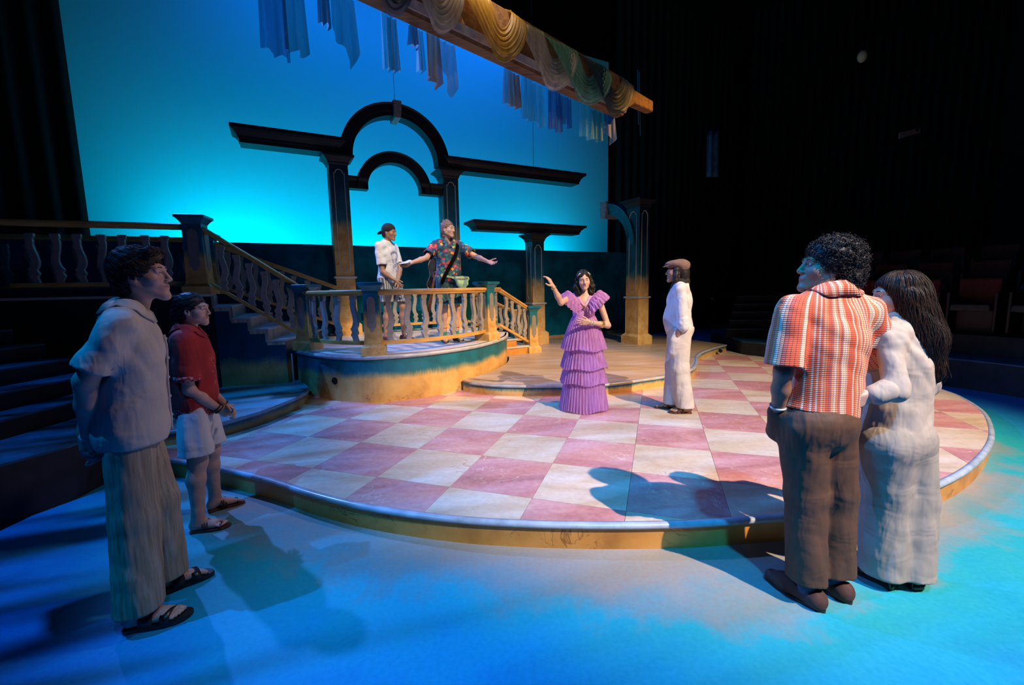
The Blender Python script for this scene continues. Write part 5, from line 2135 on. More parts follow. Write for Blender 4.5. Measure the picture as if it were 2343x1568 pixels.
def m_red():
    t = NT('red_embroidered')
    v = t.objc()
    x, y, z = t.xyz(v)
    f = t.noise(v, 8, 4)
    c = t.ramp(f, [(0.3, (0.26, 0.010, 0.012)), (0.7, (0.40, 0.020, 0.018))])
    vo = t.n('TexVoronoi', Scale=62.0)
    t.l(v, vo.inputs['Vector'])
    dots = t.math('LESS_THAN', t.math('ABSOLUTE', t.math('SUBTRACT', vo.outputs['Distance'], 0.30)), 0.12)
    band = t.math('LESS_THAN', z, 0.835)
    front = t.math('GREATER_THAN', y, 0.105)
    nz = t.math('GREATER_THAN', t.noise(v, 26, 2), 0.60)
    emb = t.math('MAXIMUM', t.math('MULTIPLY', band, dots), t.math('MULTIPLY', t.math('MULTIPLY', front, nz), dots))
    c = t.mix(t.math('MULTIPLY', emb, 0.8), c, (0.62, 0.30, 0.27, 1))
    wrinkle(t, v, 0.35)
    t.fin(c, 0.85)
    t2 = NT('red_trim')
    vo = t2.n('TexVoronoi', Scale=75.0)
    t2.l(t2.objc(), vo.inputs['Vector'])
    d2 = t2.math('LESS_THAN', t2.math('ABSOLUTE', t2.math('SUBTRACT', vo.outputs['Distance'], 0.30)), 0.13)
    t2.fin(t2.mix(d2, (0.34, 0.02, 0.02, 1), (0.60, 0.32, 0.28, 1)), 0.85)


m_red()


def m_tropical():
    t = NT('tropical_print')
    v = t.objc()
    dis = t.n('VectorMath', operation='ADD')
    nz = t.n('TexNoise', Scale=20.0)
    t.l(v, nz.inputs['Vector'])
    sc = t.n('VectorMath', operation='SCALE')
    sc.inputs['Scale'].default_value = 0.05
    t.l(nz.outputs[1], sc.inputs[0])
    t.l(v, dis.inputs[0])
    t.l(sc.outputs[0], dis.inputs[1])
    vo = t.n('TexVoronoi', Scale=22.0)
    t.l(dis.outputs[0], vo.inputs['Vector'])
    wn = t.n('TexWhiteNoise')
    t.l(vo.outputs['Position'], wn.inputs['Vector'])
    pal = t.ramp(wn.outputs['Value'], [(0.0, (0.01, 0.05, 0.13)), (0.2, (0.01, 0.16, 0.17)), (0.30, (0.008, 0.07, 0.16)), (0.42, (0.75, 0.04, 0.04)), (0.50, (0.90, 0.25, 0.03)), (0.58, (0.02, 0.20, 0.40)),
                                       (0.68, (0.75, 0.45, 0.05)), (0.78, (0.55, 0.05, 0.14)), (0.86, (0.05, 0.28, 0.07)), (0.93, (0.01, 0.03, 0.09))], 'CONSTANT')
    leaf = t.noise(t.scale(v, (60, 60, 18), (0.5, 0.8, 0.3)), 1.0, 3)
    c = t.mix(t.math('MULTIPLY', t.math('GREATER_THAN', leaf, 0.56), 0.55), pal, (0.01, 0.06, 0.09, 1))
    edge = t.math('GREATER_THAN', vo.outputs['Distance'], 0.50)
    c = t.mix(t.math('MULTIPLY', edge, 0.75), c, (0.008, 0.04, 0.09, 1))
    t.fin(c, 0.75)
    t = NT('leaf_print_shorts')
    v = t.objc()
    leaf = t.noise(t.scale(v, (40, 40, 12), (0.5, 0.8, 0.3)), 1.0, 3, 0.6, 0.6)
    z = t.xyz(v)[2]
    hem = t.math('LESS_THAN', z, 0.60)
    c = t.ramp(leaf, [(0.40, (0.008, 0.03, 0.07)), (0.55, (0.01, 0.09, 0.13)), (0.68, (0.06, 0.24, 0.22))])
    c = t.mix(hem, c, (0.03, 0.30, 0.27, 1))
    t.fin(c, 0.8)


m_tropical()


def m_knit():
    """open crochet knit: warm vertical stripes, rows of little eyelets"""
    t = NT('orange_knit')
    v = t.objc()
    x, y, z = t.xyz(v)
    ang = t.math('ARCTAN2', x, t.math('SUBTRACT', 0.10, y))
    u = t.math('MULTIPLY', ang, 0.26)
    k = t.math('FLOOR', t.math('DIVIDE', u, 0.0125))
    wn = t.n('TexWhiteNoise', noise_dimensions='1D')
    t.l(k, wn.inputs['W'])
    c = t.ramp(wn.outputs['Value'], [(0.0, (0.62, 0.095, 0.04)), (0.22, (0.66, 0.30, 0.17)), (0.42, (0.70, 0.46, 0.33)), (0.60, (0.46, 0.10, 0.075)), (0.74, (0.52, 0.38, 0.30)), (0.86, (0.70, 0.20, 0.08))], 'CONSTANT')
    fu = t.math('FRACT', t.math('DIVIDE', u, 0.0125))
    fz = t.math('FRACT', t.math('DIVIDE', z, 0.0088))
    hole = t.math('MULTIPLY', t.math('LESS_THAN', fu, 0.20), t.math('LESS_THAN', fz, 0.52))
    row = t.math('MULTIPLY', t.math('SINE', t.math('MULTIPLY', z, 2 * PI / 0.0088)), 0.5)
    c = t.mix(t.math('MULTIPLY', t.math('LESS_THAN', fz, 0.30), 0.30), c, (0.34, 0.10, 0.06, 1))
    c = t.mix(hole, c, (0.07, 0.02, 0.02, 1))
    t.bump(t.math('SUBTRACT', row, t.math('MULTIPLY', hole, 1.5)), 0.35, 0.004)
    t.fin(c, 0.9)


m_knit()


def m_tee():
    """white tee with a faded violet figure print on the chest"""
    t = NT('printed_tee')
    v = t.objc()
    x, y, z = t.xyz(v)

    def disc(cx, cz, rx, rz):
        a = t.math('DIVIDE', t.math('SUBTRACT', x, cx), rx)
        b = t.math('DIVIDE', t.math('SUBTRACT', z, cz), rz)
        return t.math('SUBTRACT', 1.0, t.math('ADD', t.math('MULTIPLY', a, a), t.math('MULTIPLY', b, b)))
    fr = t.math('GREATER_THAN', y, 0.03)
    cap_ = t.math('GREATER_THAN', disc(0.0, 1.34, 0.085, 0.05), 0.0)
    face = t.math('GREATER_THAN', disc(0.01, 1.315, 0.055, 0.038), 0.0)
    bod = t.math('GREATER_THAN', disc(0.0, 1.18, 0.095, 0.11), 0.0)
    sk = t.math('GREATER_THAN', t.noise(t.scale(v, (30, 30, 24)), 1.0, 5, 0.7, 1.2), 0.52)
    m = t.math('MAXIMUM', t.math('SUBTRACT', cap_, face, clamp=True), t.math('MULTIPLY', bod, sk))
    m = t.math('MULTIPLY', m, fr)
    c = t.mix(t.math('MULTIPLY', m, 0.8), (0.72, 0.71, 0.70, 1), (0.22, 0.17, 0.34, 1))
    wrinkle(t, v, 0.35)
    t.fin(c, 0.85)
    t = NT('striped_shorts')
    x = t.xyz(t.objc())[0]
    s_ = t.math('SINE', t.math('MULTIPLY', x, 260.0))
    t.fin(t.ramp(t.math('ADD', t.math('MULTIPLY', s_, 0.5), 0.5), [(0.35, (0.10, 0.11, 0.11)), (0.6, (0.42, 0.42, 0.40))]), 0.85)


m_tee()


def m_tulle():
    t = NT('tulle_lilac')
    f = t.noise(t.scale(t.objc(), (40, 40, 2.0)), 1.0, 3)
    c = t.ramp(f, [(0.3, (0.42, 0.17, 0.48)), (0.7, (0.64, 0.34, 0.70))])
    df = t.n('BsdfDiffuse')
    t.l(c, df.inputs[0])
    tl = t.n('BsdfTranslucent')
    t.l(c, tl.inputs[0])
    m1 = t.n('MixShader')
    m1.inputs[0].default_value = 0.35
    t.l(df.outputs[0], m1.inputs[1])
    t.l(tl.outputs[0], m1.inputs[2])
    tr = t.n('BsdfTransparent')
    m3 = t.n('MixShader')
    m3.inputs[0].default_value = 0.80
    t.l(tr.outputs[0], m3.inputs[1])
    t.l(m1.outputs[0], m3.inputs[2])
    t.l(m3.outputs[0], t.nt.nodes['Material Output'].inputs[0])


m_tulle()
cloth('bodice_lilac', (0.50, 0.25, 0.55), 300, 0.1)
skin('skin_a', (0.50, 0.29, 0.215))
skin('skin_b', (0.54, 0.33, 0.25))
skin('skin_c', (0.40, 0.215, 0.135))
skin('skin_d', (0.56, 0.35, 0.26))
skin('skin_e', (0.26, 0.14, 0.085))
skin('skin_f', (0.33, 0.18, 0.115))


# ------------------------------------------------------------------ man in beige, house left
p = Person('man in beige short sleeved shirt and tan linen trousers, hands behind his back', (-1.83, 2.03, 0), 36, 1.745, MAT['skin_a'], 0.022)
for n_, (dx, dy) in dict(chest=(0, .03), neck=(0, .055), head=(0, .085), shR=(0, .035), shL=(0, .035), waist=(0, .01)).items():
    p.J[n_] += V3(dx, dy, 0)
p.J['anR'] = p.loc((-1.79, 1.895, .112))
p.J['anL'] = p.loc((-1.86, 2.15, .112))
p.J['knR'] = p.loc((-1.79, 1.94, .53))
p.J['knL'] = p.loc((-1.835, 2.12, .53))
p.fdR, p.fdL = p.R.T @ V3(math.cos(.33), math.sin(.33), 0), p.R.T @ V3(math.cos(.80), math.sin(.80), 0)
p.J['elR'] = p.px(196, 872, 1.84)
p.J['wrR'] = p.px(205, 1008, 1.93)
p.J['elL'] = V3(-.27, -.12, 1.13)
p.J['wrL'] = p.J['wrR'] + V3(-.06, -.03, .02)
p.aim_head(-22, 8)
dn = p.R.T @ V3(0.05, 0.12, -1)
p.body(hands={'R': dict(f=dn + V3(-.4, 0, 0), n=V3(-.2, -1, 0), curl=.5), 'L': dict(f=dn + V3(.5, -.1, 0), n=V3(0, 1, 0), curl=.7)}, feet=(True, True), arm=1.12)


def hair1(F, s, q):
    F.cap(s.HT(-.035, .075, .105), s.HT(.04, .075, .105), .026 * q, .026 * q, .02)
    F.ell(s.HT(0, -.02, .09), V3(.07, .085, .06) * q, s.HR, .02)


ho = p.hair_shell(.014, hair='hair_brown', h=.0042, amp=.0022, extra=hair1, back_low=-.075, side_cut=.012)
comb(p, ho, 900, (.04, .075), lambda x, c=p.HT(.02, -.06, .13), f=p.HR @ V3(0, .35, -.1): unit(x - c) + f, .0016, .002, 50, 1, tip=.003)
sh_ = p.shirt(MAT['linen_beige'], e=.026, sleeve=.80, sl_r=(.058, .080), hem=.855, amp=.006, seed=3, flare=.040, h=.0072, vneck=.05)
p.collar(MAT['linen_beige'], .05, .066, open_=.55, onto=sh_)
pl_, yz = p.front_strip(sh_, MAT['linen_beige'], .012, p.J['neck'][2] - .10, .90, 'button_placket')
mb = MB()
for k in range(1, 26, 5):
    c = V3(.012, yz[k][0] + .004, yz[k][1])
    mb.tube([c, c + V3(0, .006, 0)], .006, 8)
lmesh('buttons', mb, MAT['bead_cream'], p.E)
p.trousers(MAT['linen_striped'], (.094, .093, .100), .075, .98, amp=.0045, seed=5, h=.0080, hipx=.93)
for S in 'RL':
    so, g_, fd_, sd_ = p.sole(S, MAT['leather_black'], .270, .048, .026)
    p.strap(so, S, .035, .045, MAT['leather_black'], .055, .022, .066, .048)
    p.strap(so, S, .110, .125, MAT['leather_black'], .040, .022, .046, .051)
p.ring(p.J['wrR'] + V3(0, 0, .02), p.J['wrR'] - p.J['elR'], .032, .005, MAT['bead_cream'], 'bracelet')

# ------------------------------------------------------------------ woman in red shirt
p = Person('woman in red embroidered shirt and white shorts with clasped hands', (-2.14, 2.88, 0), 28, 1.545, MAT['skin_b'], 0.016)
p.J['anR'] = p.loc((-2.10, 2.735, .098))
p.J['anL'] = p.loc((-2.18, 3.02, .098))
p.J['knR'] = p.loc((-2.09, 2.77, .47))
p.J['knL'] = p.loc((-2.15, 2.99, .47))
p.fdR, p.fdL = p.R.T @ V3(math.cos(.28), math.sin(.28), 0), p.R.T @ V3(math.cos(.75), math.sin(.75), 0)
p.J['head'] += V3(0, .02, 0)
p.J['elR'] = p.px(432, 892, 2.74)
p.J['wrR'] = p.px(500, 936, 2.84)
p.J['elL'] = V3(-.20, -.02, 1.0)
p.J['wrL'] = p.J['wrR'] + V3(-.045, .035, .01)
p.aim_head(-20, 3)
ff = p.J['wrR'] - p.J['elR']
p.body(hands={'R': dict(f=ff + V3(-.12, .05, -.03), n=V3(-1, 0, .1), curl=.55), 'L': dict(f=V3(.5, .6, -.5), n=V3(.3, -1, -.2), curl=.75)}, feet=(True, True), fem=1, arm=1.08, leg=1.18)


def hair2(F, s, q):
    F.cap(s.HT(0, -.10, -.01), s.HT(0, -.115, -.07), .042 * q, .030 * q, .02)
    F.ell(s.HT(0, -.11, -.02), V3(.05, .04, .05) * q, s.HR, .02)


ho = p.hair_shell(.010, hair='hair_black', h=.005, amp=.0018, extra=hair2, back_low=-.05)
comb(p, ho, 500, (.06, .11), lambda x, b=p.HR @ V3(0, -1, -.35): b, .0016, .001, 40, 2)
sh_ = p.shirt(MAT['red_embroidered'], e=.034, sleeve=.80, sl_r=(.068, .078), hem=.85, amp=.005, seed=8, belly=.01, flare=.038, h=.0075, vneck=.06)
p.collar(MAT['red_embroidered'], .05, .064, open_=.6, onto=sh_)
for S in 'RL':
    d_ = unit(p.J['el' + S] - p.J['sh' + S])
    c_ = p.J['sh' + S] + (p.J['el' + S] - p.J['sh' + S]) * .755
    p.band(c_, d_, .0775 * p.s, .016, MAT['red_trim'], 'cuff_trim')
p.trousers(MAT['cotton_white'], (.106, .112, .120), .575, .98, 'shorts', amp=.006, seed=4, h=.008, hipx=.96)
for S in 'RL':
    so, g_, fd_, sd_ = p.sole(S, MAT['leather_brown'], .262, .046, .018)
    for f0 in (.030, .045, .060):
        p.strap(so, S, f0, f0 + .004, MAT['leather_brown'], .010, .016, .068 - .25 * (f0 - .03), .042)
    p.strap(so, S, .142, .150, MAT['leather_brown'], .014, .016, .030, .044)
    lmesh('toe_strap', MB().tube([g_ + fd_ * .05 + V3(0, 0, .080), g_ + fd_ * .10 + V3(0, 0, .052), g_ + fd_ * .135 + sd_ * .012 + V3(0, 0, .038), g_ + fd_ * .15 + sd_ * .014 + V3(0, 0, .016)], .005, 6), MAT['leather_brown'], so)
for k, (S, o_) in enumerate((('R', .012), ('R', -.006), ('L', .008))):
    p.ring(p.J['wr' + S] - unit(ff) * o_, ff, .030, .005, MAT['leather_black'], 'bracelet')
p.ring(p.J['neck'] + V3(0, .035, .02), V3(0, .65, .75), .062, .004, MAT['bead_cream'], 'necklace')

# ------------------------------------------------------------------ two players on the balcony
p = Person('person in white printed tee and backwards black cap on the balcony', (-1.87, 6.78, ZB), -22, 1.765, MAT['skin_c'], 0.02)
p.J['elR'] = p.px(876, 622, 6.60)
p.J['wrR'] = p.px(903, 641, 6.58)
p.J['elL'] = p.px(915, 618, 6.85)
p.J['wrL'] = p.px(910, 645, 6.62)
p.J['anL'] += V3(-.06, .14, 0)
p.J['knL'] += V3(-.03, .12, 0)
p.J['head'] += V3(0, .03, 0)
p.aim_head(8, -4)
ff = p.J['wrR'] - p.J['elR']
p.body(hands={'R': dict(f=ff + V3(0, 0, -.1), n=V3(-1, 0, .1), curl=.5), 'L': dict(f=V3(.3, .3, -.8), n=V3(.4, -1, 0), curl=.6)}, fem=.4, hh=.0038, hb=.0095)
p.hair_shell(.008, hair='hair_brown', h=.006, amp=.002, back_low=-.07)
F = Field()
F.ell(p.HT(0, -.014, .050), V3(.087, .107, .092) * p.s, p.HR)
F.ell(p.HT(0, .10, -.035), V3(.12, .10, .080) * p.s, p.HR, .006, True)
F.ell(p.HT(0, -.02, -.085), V3(.14, .20, .11) * p.s, p.HR, .006, True)
co = part('baseball_cap', F, .005, MAT['cap_black'], p.E)
F = Field().ell(p.HT(0, -.135, .004), V3(.066, .064, .009) * p.s, p.HR @ rotx(.55))
V, Q = F.mesh(.005)
to_mesh('brim', V, Q, [MAT['cap_black']], co)
p.shirt(MAT['printed_tee'], e=.026, sleeve=.72, sl_r=(.064, .076), hem=.885, amp=.006, seed=12, h=.009, flare=.022)
p.trousers(MAT['striped_shorts'], (.102, .100, .104), .60, .97, 'shorts', amp=.005, seed=3, h=.010)
for S in 'RL':
    F = Field()
    add_foot(F, p.J['an' + S], p.fdR if S == 'R' else p.fdL, p.s * 1.1, False)
    part('shoe', F, .008, MAT['leather_brown'], p.E, cuts=[((0, 0, .10), (0, 0, 1))])

p = Person('guitar player in tropical print shirt with both arms spread wide', (-.92, 6.56, ZB), -60, 1.755, MAT['skin_d'], 0.02)
p.J['elR'] = p.px(976, 590, 6.26)
p.J['wrR'] = p.px(940, 602, 6.06)
p.J['elL'] = p.px(1086, 586, 6.52)
p.J['wrL'] = p.px(1117, 599, 6.36)
p.J['head'] += V3(0, .02, 0)
p.aim_head(30, 2, -4)
gp = p
fR = p.J['wrR'] - p.J['elR']
fL = p.J['wrL'] - p.J['elL']
upL = p.R.T @ V3(-.2, -.6, .8)
T = p.body(hands={'R': dict(f=fR + V3(0, 0, -.05), n=p.R.T @ V3(.1, -.5, .9), curl=.18, spread=.16), 'L': dict(f=fL + V3(0, .05, .0), n=upL, curl=.22, spread=.2, thumb=1.0)}, fem=.5, hh=.0038, hb=.0095)
def hair4(F, s, q):
    for k in range(7):
        a = -1.1 + k * .36
        F.ell(s.HT(.02 * math.sin(k * 2.3), -.02 - .095 * math.sin(a + .9) * .9 + .02, .05 + .095 * math.cos(a + .4)), V3(.022, .022, .020) * q, None, .008)
    for k in range(6):
        F.ell(s.HT(.05 * math.cos(k * 1.1), -.075 - .03 * math.sin(k), .08 - .034 * k), V3(.024, .024, .022) * q, None, .010)
    F.cap(s.HT(.0, -.10, -.03), s.HT(.0, -.10, -.14), .030 * q, .018 * q, .02)
p.hair_shell(.009, hair='hair_blonde', h=.0055, amp=.003, extra=hair4, back_low=-.13, fr=140)
sh_ = p.shirt(MAT['tropical_print'], e=.034, sleeve=.80, sl_r=(.068, .090), hem=.875, amp=.006, seed=21, h=.009, flare=.030, vneck=.10)
p.collar(MAT['tropical_print'], .06, .066, open_=.75, onto=sh_)
p.trousers(MAT['leaf_print_shorts'], (.112, .120, .128), .56, .97, 'shorts', amp=.006, seed=9, h=.010, hipx=.92)
plain('sock_teal', (0.02, 0.22, 0.18), 0.9)
plain('sock_red', (0.45, 0.02, 0.02), 0.9)
plain('shoe_tan', (0.40, 0.30, 0.18), 0.6)
for S in 'RL':
    a = p.J['an' + S]
    so = part('sock', Field().cap(a - V3(0, 0, .03), a + V3(0, -.004, .11), .040, .046, .01, cuts=((a + V3(0, 0, .12), V3(0, 0, 1)),)), .007, MAT['sock_teal'], p.E)
    lmesh('cuff', MB().tube([a + V3(math.cos(t) * .046, math.sin(t) * .046 - .004, .115) for t in np.linspace(0, 6.28, 16, endpoint=False)], .010, 6, True), MAT['sock_red'], so)
    F = Field()
    add_foot(F, a, p.fdR if S == 'R' else p.fdL, p.s * 1.12, False)
    part('shoe', F, .008, MAT['leather_black'], p.E, cuts=[((0, 0, .085), (0, 0, 1))])
    fd_ = unit(p.fdR if S == 'R' else p.fdL)
    part('toe_cap', Field().ell(a * V3(1, 1, 0) + fd_ * .115 + V3(0, 0, .045), V3(.042, .042, .030)), .006, MAT['shoe_tan'], p.E)

# the guitar slung on the player's back, neck down
plain('guitar_black', (0.008, 0.008, 0.009), 0.12)
plain('guitar_binding', (0.60, 0.52, 0.38), 0.4)
plain('guitar_wood', (0.16, 0.055, 0.022), 0.35, nscale=30, namt=0.3)
plain('strap_black', (0.003, 0.003, 0.003), 0.9, spec=0.05)
# body seen edge-on beside the player's right hip: plane spanned by the view normal and the neck direction
gc = V3(*GY(1003, 628, 6.66))
gup = unit(V3(*GY(1008, 600, 6.68)) - V3(*GY(977, 748, 6.62)))
gside = unit(np.cross(gup, unit(V3(-.60, -.80, 0))))
gnorm = np.cross(gside, gup)
gt = tag(empty('acoustic_guitar', tuple(gc)), 'black acoustic guitar slung head down beside the tropical print shirt', 'guitar')
prof = [(-.24, .0), (-.235, .10), (-.20, .165), (-.14, .195), (-.07, .185), (-.01, .145), (.04, .120), (.09, .125), (.15, .145), (.20, .135), (.235, .09), (.245, .04), (.248, 0)]
full = [(x, y) for x, y in prof] + [(x, -y) for x, y in prof[-2:0:-1]]
full = [tuple(q) for q in spline([(x, y, 0) for x, y in full], 4, True)]
n = len(full)


def gpt(a, b, c):
    """a toward the head (down), b across, c out of the soundboard"""
    return gc - gup * a + gside * b + gnorm * c


vs = [gpt(x, y, -.05) for x, y, _ in full] + [gpt(x, y, .05) for x, y, _ in full]
fs = [tuple(range(n)), tuple(range(2 * n - 1, n - 1, -1))] + [(i, i + n, (i + 1) % n + n, (i + 1) % n) for i in range(n)]
gb = mesh('body', vs, fs, MAT['guitar_black'], gt)
for c_ in (-.05, .05):
    MB().tube([gpt(x, y, c_) for x, y, _ in full], .005, 6, True).build('binding', MAT['guitar_binding'], gb, True)
MB().tube([gpt(.02 + math.cos(t) * .05, math.sin(t) * .05, .0515) for t in np.linspace(0, 6.28, 24, endpoint=False)], .004, 6, True).build('rosette', MAT['guitar_binding'], gb, True)
MB().add([gpt(a, b, c) for a, b, c in ((.02, -.026, .045), (.02, .026, .045), (.02, .026, .062), (.02, -.026, .062), (.62, -.021, .040), (.62, .021, .040), (.62, .021, .060), (.62, -.021, .060))],
         [(0, 1, 2, 3), (7, 6, 5, 4), (0, 4, 5, 1), (1, 5, 6, 2), (2, 6, 7, 3), (3, 7, 4, 0)]).build('neck', MAT['guitar_wood'], gt)
hs = MB().add([gpt(a, b, c) for c in (.030, .050) for a, b in ((.62, -.024), (.64, -.037), (.78, -.040), (.80, -.02), (.80, .02), (.78, .040), (.64, .037), (.62, .024))],
              [tuple(range(7, -1, -1)), tuple(range(8, 16))] + [(i, (i + 1) % 8, (i + 1) % 8 + 8, i + 8) for i in range(8)]).build('headstock', MAT['guitar_wood'], gt)
for k in range(3):
    for sg in (-1, 1):
        MB().tube([gpt(.66 + .045 * k, sg * .034, .04), gpt(.66 + .045 * k, sg * .062, .04)], [.004, .010], 8).build('tuning_peg', MAT['silver_trim'], hs)
MB().box(tuple(gpt(-.13, 0, .056)), (.03, .03, .012)).build('bridge', MAT['guitar_wood'], gt)
sh_w = [gp.pos + gp.R @ q for q in (V3(.16, .135, .90), V3(.11, .165, 1.02), V3(.03, .172, 1.16), V3(-.06, .155, 1.30), V3(-.125, .085, 1.45), V3(-.13, -.03, 1.49), V3(-.06, -.14, 1.36), V3(.10, -.165, 1.15))]
st_path = [gpt(-.23, .0, .0)] + [V3(*q) for q in sh_w[::-1]][:0] + []
MB().sweep(resample(spline([tuple(gpt(.10, .10, .0))] + [tuple(q) for q in sh_w] + [tuple(gpt(-.22, .02, .0))], 6), 60), [(-.004, -.028), (.004, -.028), (.004, .028), (-.004, .028)], up=tuple(gp.R @ V3(.75, .1, .65))).build('shoulder_strap', MAT['strap_black'], gt)

# mint belt bag
bb = gp.pos + gp.R @ V3(-.135, .165, .90)
bg = tag(empty('belt_bag', tuple(bb)), 'mint green belt bag at the hip of the guitar player', 'bag')
F = Field()
Rb = gp.R
F.cap(bb + Rb @ V3(-.085, 0, .05), bb + Rb @ V3(.085, 0, .05), .036, .036, .03, flat=(Rb @ V3(0, 1, 0), 1.1))
F.cap(bb + Rb @ V3(-.055, .012, -.02), bb + Rb @ V3(.055, .012, -.02), .040, .040, .04)
F.cap(bb + Rb @ V3(-.02, .010, -.075), bb + Rb @ V3(.02, .010, -.075), .030, .030, .04)
V, Q = F.mesh(.006, disp=sines(.004, SHIRT_F, 5))
to_mesh('pouch', V - bb, Q, [MAT['mint_nylon']], bg)
MB().tube([bb + Rb @ V3(-.095, .035, .05), bb + Rb @ V3(0, .062, .055), bb + Rb @ V3(.095, .035, .05)], .005, 6).build('zip', MAT['silver_trim'], bg)
MB().sweep([bb + Rb @ V3(.09, .01, .05), bb + Rb @ V3(.16, .0, .075), bb + Rb @ V3(.24, -.03, .09)], [(-.003, -.016), (.003, -.016), (.003, .016), (-.003, .016)]).build('belt', MAT['mint_nylon'], bg)
# sheet of paper in the outstretched hand
plain('paper', (0.62, 0.58, 0.52), 0.8)
hw = gp.pos + gp.R @ (gp.J['wrR'] + unit(fR) * .10) + V3(0, 0, .012)
a_, b_ = gp.R @ unit(fR), unit(np.cross(gp.R @ unit(fR), V3(-.2, -.3, 1)))
vs, fs = [], []
for i in range(7):
    for j in range(5):
        vs.append(hw + a_ * (i / 6 - .3) * .20 + b_ * (j / 4 - .6) * .15 + V3(0, 0, .018 + .035 * abs(i / 6 - .4) + .01 * math.sin(j)))
for i in range(6):
    for j in range(4):
        fs.append((i * 5 + j, i * 5 + j + 1, i * 5 + j + 6, i * 5 + j + 5))
po = tag(mesh('paper_sheet', vs, fs, MAT['paper'], smooth=True), 'folded paper sheet held in the guitar player\'s outstretched hand', 'paper')
po.modifiers.new('solid', 'SOLIDIFY').thickness = .002

# ------------------------------------------------------------------ woman in the tulle dress
p = Person('woman in tiered lilac tulle dress with one arm raised', (.81, 4.89, ZP), -97, 1.555, MAT['skin_d'], 0.012)
k = p.s
p.J['elR'] = p.px(1284, 693, 4.68)
p.J['wrR'] = p.px(1265, 655, 4.62)
p.J['elL'] = p.px(1391, 745, 4.84)
p.J['wrL'] = p.px(1350, 738, 4.68)
p.aim_head(4, -2, 4)
fR, fL = p.J['wrR'] - p.J['elR'], p.J['wrL'] - p.J['elL']
p.body(hands={'R': dict(f=fR + p.R.T @ V3(-.05, 0, .08), n=p.R.T @ V3(-.7, .4, -.35), curl=.10, spread=.30, thumb=1.2, curls=[.02, .35, .5, .6]),
              'L': dict(f=p.R.T @ V3(-1, -.12, .06), n=p.R.T @ V3(.1, 1, .2), curl=.22, spread=.16)}, fem=1, mouth=.5, hh=.0030, hb=.0085, arm=.95, legs=True)
def hair5(F, s, q):
    for sx in (-1, 1):
        F.cap(s.HT(sx * .066, -.012, .03), s.HT(sx * .088, -.005, -.08), .034 * q, .040 * q, .02)
        F.cap(s.HT(sx * .088, -.005, -.08), s.HT(sx * .080, .020, -.155), .040 * q, .030 * q, .02)
    F.cap(s.HT(0, -.07, -.02), s.HT(0, -.075, -.14), .075 * q, .070 * q, .02)
F = Field()
F.ell(p.HT(0, -.022, .050), V3(.087, .104, .092) * k, p.HR)
hair5(F, p, k)
F.ell(p.HT(0, .118, -.012), V3(.056, .090, .092) * k, p.HR, .012, True)
F.cap(p.HT(0, .05, -.06), p.HT(0, .10, -.20), .055 * k, .06 * k, .012, True)
def wav(x, y, z):
    return .0045 * np.sin(z * 95 + 4 * np.sin(x * 50) + y * 30) + .003 * np.sin(x * 190 + y * 120 + 3 * np.sin(z * 60))
ho = part('hair', F, .0048, MAT['hair_black'], p.E, wav)
comb(p, ho, 420, (.08, .17), lambda x, c=p.HT(0, -.01, .16): unit(x - c) * .5 + V3(0, 0, -1), .0018, .004, 80, 4, lift=.003, tip=.004)
for sx in (-1, 1):
    lmesh('hair_clip', MB().tube([p.HT(sx * .046, .078, .098), p.HT(sx * .062, .066, .085), p.HT(sx * .074, .052, .064)], .005, 6), MAT['bead_cream'], p.E)
F = Field()
p.torso(F, .004, .04, .92, .95, hip=False)
F.cap(p.J['neck'] + V3(0, .05, .06), p.J['neck'] + V3(0, .13, -.10), .075, .020, .01, True)
F.cap(p.J['neck'] + V3(0, .0, .03), p.J['neck'] + V3(0, .02, .25), .085, .10, .01, True)
part('bodice', F, .007, MAT['bodice_lilac'], p.E, sines(.003, SHIRT_F, 3), [((0, 0, 1.02 * k), (0, 0, -1))])


def ruffle_ring(z0, z1, r0, r1, ry, npl, amp, seed, name, cy=-.005):
    r = random.Random(seed)
    n, m = 260, 12
    jit = [r.uniform(.6, 1.4) for _ in range(npl + 1)]
    ph = r.uniform(0, 6)
    vs, fs = [], []
    for j in range(m + 1):
        t = j / m
        for i in range(n):
            a = 2 * PI * i / n
            g = a / (2 * PI) * npl
            w = jit[int(g) % npl]
            pl = math.sin(2 * PI * g + ph + .8 * math.sin(3 * a + seed)) * amp * w * (.25 + .75 * t) + .35 * amp * math.sin(2 * PI * g * 2.3 + seed) * t
            rr = r0 + (r1 - r0) * t ** .8 + pl
            zz = z0 + (z1 - z0) * t + .012 * t * math.sin(5 * a + seed) + .006 * t * math.sin(2 * PI * g)
            vs.append((rr * math.cos(a), rr * math.sin(a) * ry + cy, zz))
    for j in range(m):
        for i in range(n):
            fs.append((j * n + i, j * n + (i + 1) % n, (j + 1) * n + (i + 1) % n, (j + 1) * n + i))
    return mesh(name, vs, fs, MAT['tulle_lilac'], p.E, True, rel=False)


